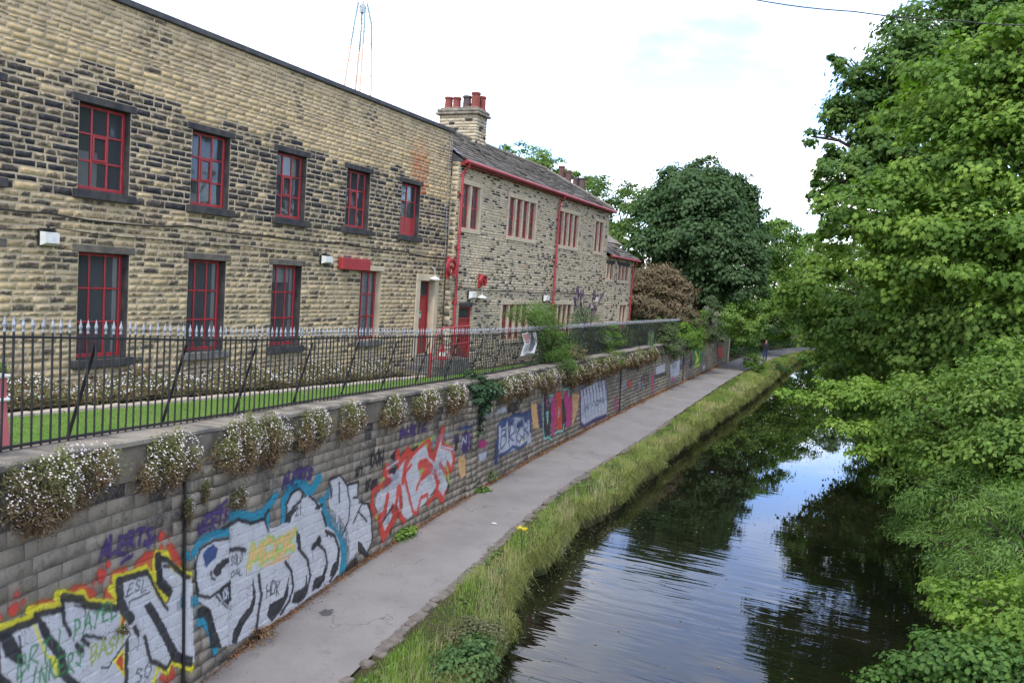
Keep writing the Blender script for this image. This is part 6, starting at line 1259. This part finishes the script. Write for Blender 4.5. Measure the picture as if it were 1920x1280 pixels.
# ------------------------------------------------------------------ fittings on the buildings
def bulkhead(Y,z,X,w,h,label,sensor=True):
    r=empty('wall_light',(X,Y,z),label,'lamp','lights on the walls')
    mb=MB(); mb.bbox(X,X+.05,Y-w*.55,Y+w*.55,z-h*.55,z+h*.6,.01); mb.build('back_plate',M['black_plastic'],r)
    mb=MB(); x0,x1=X+.05,X+.17; mb.add([(x0,Y-w/2,z-h/2),(x0,Y+w/2,z-h/2),(x0,Y+w/2,z+h/2),(x0,Y-w/2,z+h/2),(x1,Y-w*.42,z-h*.3),(x1,Y+w*.42,z-h*.3),(x1,Y+w*.42,z+h*.42),(x1,Y-w*.42,z+h*.42)],[(0,1,5,4),(1,2,6,5),(2,3,7,6),(3,0,4,7),(4,5,6,7)]); mb.build('diffuser',M['white'],r)
    if sensor: mb=MB(); mb.bbox(X+.02,X+.12,Y-w*.3,Y+w*.3,z+h*.62,z+h*.74,.01); mb.tube([(X+.05,Y,z+h*.7),(X+.05,Y,z+h*.95)],.02,6); mb.build('cap',M['black_plastic'],r)
bulkhead(9.7,5.48,X1+.02,.3,.24,'white bulkhead light on the mill wall above the leftmost ground floor window')
bulkhead(17.38,5.5,X1+.02,.34,.2,'white bulkhead light on the mill wall beside the red sign board')
bulkhead(25.0,4.7,X2+.02,.36,.26,'white bulkhead light above the panelled door of the house',False)
bulkhead(31.6,4.64,X2+.02,.4,.26,'white bulkhead light on the house between the ground floor windows',False)
bulkhead(37.8,4.62,X2+.02,.34,.24,'white light above the narrow far door of the house',False)
for (Y,z,X,lb) in [(22.85,5.17,X1+.03,'white dish light over the pale door surround of the mill'),(25.65,4.63,X2+.03,'small white dish light right of the panelled house door')]:
    r=empty('wall_light',(X,Y,z),lb,'lamp','lights on the walls'); mb=MB(); mb.lathe((X+.12,Y,z),[(.02,.09),(.06,.07),(.16,.02),(.17,-.02),(.14,-.04)],12); mb.build('shade',M['white'],r); mb=MB(); mb.tube([(X+.12,Y,z+.09),(X+.1,Y,z+.3),(X,Y,z+.36)],.012,6); mb.build('conduit',M['white'],r)
for (Y,z,X,R0,lb) in [(23.3,5.58,-12.86,.29,'large red pulley wheel on the corner beside the downpipe'),(25.6,5.22,-12.86,.2,'small red pulley wheel on the house wall above the door light')]:
    r=empty('pulley_wheel',(X,Y,z),lb,'pulley','red pulley wheels')
    mb=MB(); n=20; V=[];Fc=[]
    prof=[(R0,-.05),(R0*.9,-.02),(R0*.9,.02),(R0,.05),(R0*.74,.05),(R0*.74,-.05)]
    for k in range(n):
        th=2*math.pi*k/n
        for (q,d) in prof: V.append((X+d,Y+q*math.cos(th),z+q*math.sin(th)))
    for k in range(n):
        for j in range(6): Fc.append((k*6+j,k*6+(j+1)%6,((k+1)%n)*6+(j+1)%6,((k+1)%n)*6+j))
    mb.add(V,Fc); mb.build('rim',M['red'],r)
    mb=MB()
    for k in range(5): th=2*math.pi*k/5+.3; mb.tube([(X,Y,z),(X,Y+R0*.78*math.cos(th),z+R0*.78*math.sin(th))],.022,5)
    mb.build('spokes',M['red'],r); mb=MB(); mb.tube([(X-.2,Y,z),(X+.07,Y,z)],.05,8); mb.build('hub',M['red_old'],r); mb=MB(); mb.bbox(X-.18,X-.08,Y-.05,Y+.05,z-R0*1.25,z+R0*1.1,.01); mb.build('bracket',M['red'],r)
mb=MB(); mb.bbox(X1+.03,X1+.16,17.97,19.27,5.29,5.6,.012); tag(mb.build('sign_board',M['red'],None),'plain red sign board on the mill wall above a ground floor window','sign')
def small_sign(X,y0,y1,z0,z1,top,label):
    r=empty('door_sign',(X,y0,z0),label,'sign','small notices on the doors'); mb=MB(); mb.box(X,X+.006,y0,y1,z0,z1); mb.build('plate',M['white'],r)
    mb=MB(); mb.box(X+.006,X+.009,y0+.01,y1-.01,z0+(z1-z0)*.55,z1-.01); mb.build('panel',top,r)
    mb=MB()
    for k in range(3): z=z0+.03+k*(z1-z0)*.15; mb.box(X+.006,X+.0085,y0+.03,y1-.03-.05*k,z,z+.012)
    mb.build('lettering',M['black_plastic'],r)
small_sign(X1-.21,22.34,22.72,3.92,4.14,simple('notice_green',(.03,.22,.10),None,5.,.5,0),'small green and white notice on the red mill door')
small_sign(X2-.145,24.45,24.75,3.0,3.22,simple('notice_blue',(.03,.15,.35),None,5.,.5,0),'small blue and white notice on the panelled house door')
# cables across the mill
def cable(pts,r,label,name='wall_cable',mat=None):
    P_=[]
    for a,b in zip(pts[:-1],pts[1:]):
        for t in np.linspace(0,1,7)[:-1]: q=np.array(a)*(1-t)+np.array(b)*t; q[2]-=.05*math.sin(math.pi*t)*min(1,np.linalg.norm(np.array(b)-a)/3); P_.append(q)
    P_.append(np.array(pts[-1])); mb=MB(); mb.tube(P_,r,5); return tag(mb.build(name,mat or M['cable'],None,smooth=True),label,'cable')
xc=X1+.045
cable([(xc,7,5.93),(xc,8.89,5.9),(xc,9.69,5.92),(xc,11.26,5.87),(xc,12.82,5.97),(xc,15.2,5.95),(xc,18.1,5.99),(xc,20.9,5.94),(xc,23.7,5.86)],.016,'thick black cable sagging along the mill between the two window rows')
cable([(xc,7,5.6),(xc,8.9,5.58),(xc,9.9,5.68),(xc,12.15,5.64),(xc,14.5,5.66),(xc,17.01,5.68),(xc,17.4,5.66)],.009,'thin wire along the mill joining the two bulkhead lights')
cable([(X2+.03,24.0,4.95),(X2+.03,28,4.9),(X2+.03,33,4.92),(X2+.03,39,4.86)],.012,'black cable along the house above the ground floor windows')
cable([(X1+.03,23.55,9.9),(X1+.03,23.5,8.6),(X1+.03,23.6,6.5),(X1+.03,23.62,4.2)],.010,'thin pale wire running down the right edge of the mill',mat=M['lead'])
cable([(-9.6,20,13.6),(-4.98,20,12.44),(-3.53,20,12.08),(-1.38,20,11.66),(.72,20,11.32),(1.9,20,11.15),(3.54,20,10.9),(9,20,10.4)],.014,'overhead wire crossing the sky in front of the maple','overhead_wire')
# steps, handrail and cone at the mill door
st=empty('stone_steps',(X1+.7,22.3,2.2),'dark stone steps below the red mill door','steps')
for (a,b,z) in ((21.9,23.5,2.74),(21.5,21.895,2.58),(21.1,21.495,2.41)):
    mb=MB(); mb.bbox(X1+.08,X1+1.2,a,b,2.1,z,.015); mb.build('step',M['grey_sill'],st)
hr=empty('handrail',(-12.15,22.2,2.3),'red tubular handrail beside the mill door steps','handrail')
for Y,z0,z1 in ((21.05,2.3,3.0),(21.7,2.55,3.72),(22.5,2.72,3.74),(23.4,2.72,3.74)):
    mb=MB(); mb.tube([(-12.15,Y,z0),(-12.15,Y,z1)],.026,7); mb.build('post',M['red'],hr)
for pl in ([(-12.15,21.05,3.0),(-12.15,21.35,3.55),(-12.15,21.7,3.74),(-12.15,23.4,3.76)],[(-12.15,21.25,2.8),(-12.15,21.7,3.2),(-12.15,23.4,3.24)]):
    mb=MB(); mb.tube(pl,.026,7); mb.build('rail',M['red'],hr)
cn=empty('traffic_cone',(-12.4,22.2,2.74),'small red and white traffic cone beside the handrail','cone')
mb=MB(); mb.lathe((-12.4,22.2,2.77),[(.14,0),(.115,.08),(.115,.08)],12); mb.lathe((-12.4,22.2,2.77),[(.085,.2),(.03,.42),(.025,.43)],12); mb.build('body',M['red'],cn)
mb=MB(); mb.lathe((-12.4,22.2,2.77),[(.1155,.081),(.0855,.199)],12); mb.build('sleeve',M['white'],cn); mb=MB(); mb.bbox(-12.58,-12.22,22.02,22.38,2.742,2.77,.01); mb.build('base',M['red'],cn)
# poster tied to the railing
po=empty('poster',tuple(wallp(22.9,3.45,-.26)),'creased white poster with red text and a grey picture on the railing','poster')
def pq(s,t,lift=0.0):
    yl=np.interp(t,[0,.5,1],[22.01,22.40,22.07]); yr=np.interp(t,[0,.5,1],[23.48,23.80,23.54]); return wallp(yl+(yr-yl)*s,3.12+.66*t-.01*math.sin(9*s),-.27+.05*math.sin(s*5+1)+.05*abs(t-.5)+lift)
n=10; V=[pq(i/n,j/n) for j in range(n+1) for i in range(n+1)]; mesh_np('sheet',V,grid_faces(n+1,n+1),M['white'],po,smooth=True)
red_ink=simple('red_ink',(.55,.05,.05),None,5.,.6,0); grey_ink=simple('grey_ink',(.10,.10,.11),(.25,.25,.26),14.,.6,0)
def strip(name,s0,s1,t0,t1,mat,k=6):
    V=[];
    for i in range(k+1): s=s0+(s1-s0)*i/k; V+=[pq(s,t0,.006),pq(s,t1,.006)]
    mesh_np(name,V,[(2*i,2*i+2,2*i+3,2*i+1) for i in range(k)],mat,po)
for (a,b,t) in ((.06,.5,.90),(.06,.52,.80),(.1,.48,.70),(.12,.42,.58)): 
    s=a
    while s<b: w=rng.uniform(.03,.08); strip('lettering',s,min(s+w,b),t-.03,t+.035,red_ink,1); s+=w+.02
for t in (.42,.36,.30,.24,.18):
    strip('lettering',.08,rng.uniform(.4,.5),t-.012,t+.012,grey_ink,3)
def pblob(pts): 
    mesh_np('picture',[pq(s,t,.007) for s,t in pts],[tuple(range(len(pts)))],grey_ink,po)
pblob([(.74,.78),(.80,.80),(.83,.86),(.80,.92),(.74,.92),(.71,.85)]); pblob([(.62,.15),(.7,.12),(.86,.14),(.9,.4),(.9,.62),(.84,.76),(.74,.76),(.68,.64),(.6,.5)])
strip('picture',.58,.62,.12,.8,grey_ink,1)
# red planter with white rims at the left edge
pl=empty('planter',(-9.5,5.8,2.7),'pink-red painted planter with white rims behind the railing at the left edge','planter')
for (z0,z1,g) in ((2.66,3.54,.06),(3.58,3.81,.0)):
    mb=MB(); x0,x1,y0,y1=-10.0,-9.12,5.2,6.2
    mb.add([(x0-g,y0-g,z0),(x1+g,y0-g,z0),(x1+g,y1+g,z0),(x0-g,y1+g,z0),(x0,y0,z1),(x1,y0,z1),(x1,y1,z1),(x0,y1,z1)],[(0,3,2,1),(4,5,6,7),(0,1,5,4),(1,2,6,5),(2,3,7,6),(3,0,4,7)]); mb.build('box',M['red_pale'] if 'red_pale' in M else M.setdefault('red_pale',simple('faded_red_paint',(.42,.12,.13),(.36,.10,.11),5.,.6,.1)),pl)
for z in (3.541,3.811): mb=MB(); mb.bbox(-10.03,-9.09,5.17,6.23,z,z+.038,.01); mb.build('rim',M['white'],pl)
foliage('plant',pl,[(-9.5,5.8,3.98,.2),(-9.35,6.0,3.95,.15)],.07,.8,LIME,'rhomb',M['leaf'])
# ------------------------------------------------------------------ crane far behind the mill
cr=empty('tower_crane',(-130,180,0),'pale lattice crane mast rising far behind the mill roof','crane')
W_=[(10,-132.6,-127.6),(51.5,-132.55,-127.6),(68.2,-130.9,-127.85),(73.2,-130.6,-129.0)]
def cw(z): return np.interp(z,[w[0] for w in W_],[w[1] for w in W_]),np.interp(z,[w[0] for w in W_],[w[2] for w in W_])
orange=simple('crane_orange',(.70,.46,.34),None,1.,.6,0); teal=simple('crane_teal',(.22,.33,.36),None,1.,.6,0); pale=simple('crane_pale',(.55,.57,.6),None,1.,.6,0)
for sx in (0,1):
    for dy in (-1,1):
        for (za,zb,mt) in ((10,62,orange),(62,73.2,teal)):
            mb=MB(); mb.tube([(cw(z)[sx],180+dy*(cw(z)[1]-cw(z)[0])*.5,z) for z in np.linspace(za,zb,6)],.26,5); mb.build('chord',mt,cr)
mb=MB(); z=10.; s=0
while z<72:
    a,b=cw(z); h=(b-a)*.9; c,d=cw(min(z+h,73)); 
    for dy in (-1,1): mb.tube([((a,b)[s],180+dy*(b-a)*.5,z),((d,c)[s],180+dy*(d-c)*.5,min(z+h,73))],.09,4,cap=False)
    for q,q2 in ((a,c),(b,d)): mb.tube([(q,180-(b-a)*.5*(1 if s else -1),z),(q2,180+(d-c)*.5*(1 if s else -1),min(z+h,73))],.09,4,cap=False)
    z+=h; s^=1
mb.build('lacing',pale,cr)
mb=MB(); x=-130.1
mb.tube([(x-.25,180,10),(x+.5,180,72)],.06,4); mb.tube([(x+.25,180,10),(x+1.0,180,72)],.03,4)
for z in np.arange(45,71,.7): t=(z-10)/62*.75; mb.box(x-.25+t,x+.25+t,179.97,180.03,z,z+.05)
mb.build('ladder',pale,cr); mb=MB(); mb.box(-130.3,-129.2,179.3,180.7,70.6,72.6); mb.build('head',simple('crane_grey',(.4,.42,.45),None,1.,.6,0),cr)
# ------------------------------------------------------------------ walker on the far towpath
def person(px,py):
    root=empty('person',(px,py,0),'walker in dark top and blue jeans on the far towpath','person')
    J=[((0,0,.95),(.15,.12)),((0,0,1.12),(.14,.11)),((0,0,1.34),(.17,.115)),((0,0,1.47),(.07,.07)),((0,-.01,1.55),(.062,.065)),((0,-.02,1.66),(.082,.10)),((0,-.01,1.745),(.06,.07)),
       ((-.09,0,.88),(.09,.095)),((-.10,-.05,.48),(.06,.065)),((-.10,.02,.09),(.045,.05)),((-.11,-.13,.035),(.045,.035)),
       ((.09,0,.88),(.09,.095)),((.10,.06,.48),(.06,.065)),((.10,.14,.10),(.045,.05)),((.11,.0,.035),(.045,.035)),
       ((-.19,0,1.40),(.062,.06)),((-.24,.03,1.14),(.046,.046)),((-.16,-.16,1.02),(.036,.036)),((-.10,-.24,1.04),(.035,.022)),
       ((.19,0,1.40),(.062,.06)),((.25,.02,1.13),(.046,.046)),((.22,-.12,.93),(.036,.036)),((.21,-.2,.87),(.022,.035))]
    E=[(0,1),(1,2),(2,3),(3,4),(4,5),(5,6),(0,7),(7,8),(8,9),(9,10),(0,11),(11,12),(12,13),(13,14),(2,15),(15,16),(16,17),(17,18),(2,19),(19,20),(20,21),(21,22)]
    me=bpy.data.meshes.new('body'); me.from_pydata([j[0] for j in J],E,[]); o=bpy.data.objects.new('body',me); COL.objects.link(o); o.parent=root
    m=o.modifiers.new('skin','SKIN'); 
    lay=me.skin_vertices[0] if len(me.skin_vertices) else None
    if lay is None:
        bpy.context.view_layer.objects.active=o; o.select_set(True); bpy.ops.object.modifier_remove(modifier='skin'); bpy.ops.object.modifier_add(type='SKIN'); lay=me.skin_vertices[0]
    for i,j in enumerate(J): lay.data[i].radius=j[1]; lay.data[i].use_root=(i==0)
    o.modifiers.new('sub','SUBSURF').levels=1; o.modifiers['sub'].render_levels=2
    m,nt=newmat('walker_clothes'); tcn=node(nt,'ShaderNodeTexCoord').outputs['Object']; z=node(nt,'ShaderNodeSeparateXYZ',{0:tcn}).outputs[2]
    c=mixc(nt,ramp(nt,z,.93,.95),(.03,.045,.11),(.022,.02,.025)); c=mixc(nt,ramp(nt,z,1.46,1.475),c,(.42,.24,.17)); c=mixc(nt,ramp(nt,z,.09,.10),(.02,.02,.02),c)
    finish(nt,princ(nt,c,.8)); me.materials.append(m)
    mb=MB(); mb.lathe((0,.012,1.63),[(.02,.16),(.07,.14),(.096,.09),(.098,.03),(.085,-.02),(.05,-.03)],10); mb.build('hair',M['bark'],root,smooth=True,local=True)
    return root
p_=person(-9.25,71.0); p_.rotation_euler=(0,0,.2)
# ------------------------------------------------------------------ marks and litter on the path
def path_z(x,Y):
    a,b=float(path_in(Y)),float(path_out(Y)); t=(x-a)/(b-a); return .03*math.sin(math.pi*t)*(1-.3*t)
def flat_blob(name,cx_,cy_,rx,ry,mat,label,cat,n=16,rag=.2,lift=.006):
    V=[(cx_,cy_,path_z(cx_,cy_)+lift)]
    for k in range(n): t=2*math.pi*k/n; q=1+rng.uniform(-rag,rag); x,y=cx_+rx*q*math.cos(t),cy_+ry*q*math.sin(t); V.append((x,y,path_z(x,y)+lift))
    return tag(mesh_np(name,V,[(0,k+1,(k+1)%n+1) for k in range(n)],mat,None),label,cat)
flat_blob('stain',-7.5,10.25,.1,.13,simple('oil_stain',(.075,.072,.074),None,9.,.7,.2),'dark oily stain on the asphalt path','stain',rag=.35)
flat_blob('paper_scrap',-7.43,16.05,.06,.05,M['white'],'white paper scrap lying on the path','litter',8,.3,.012)
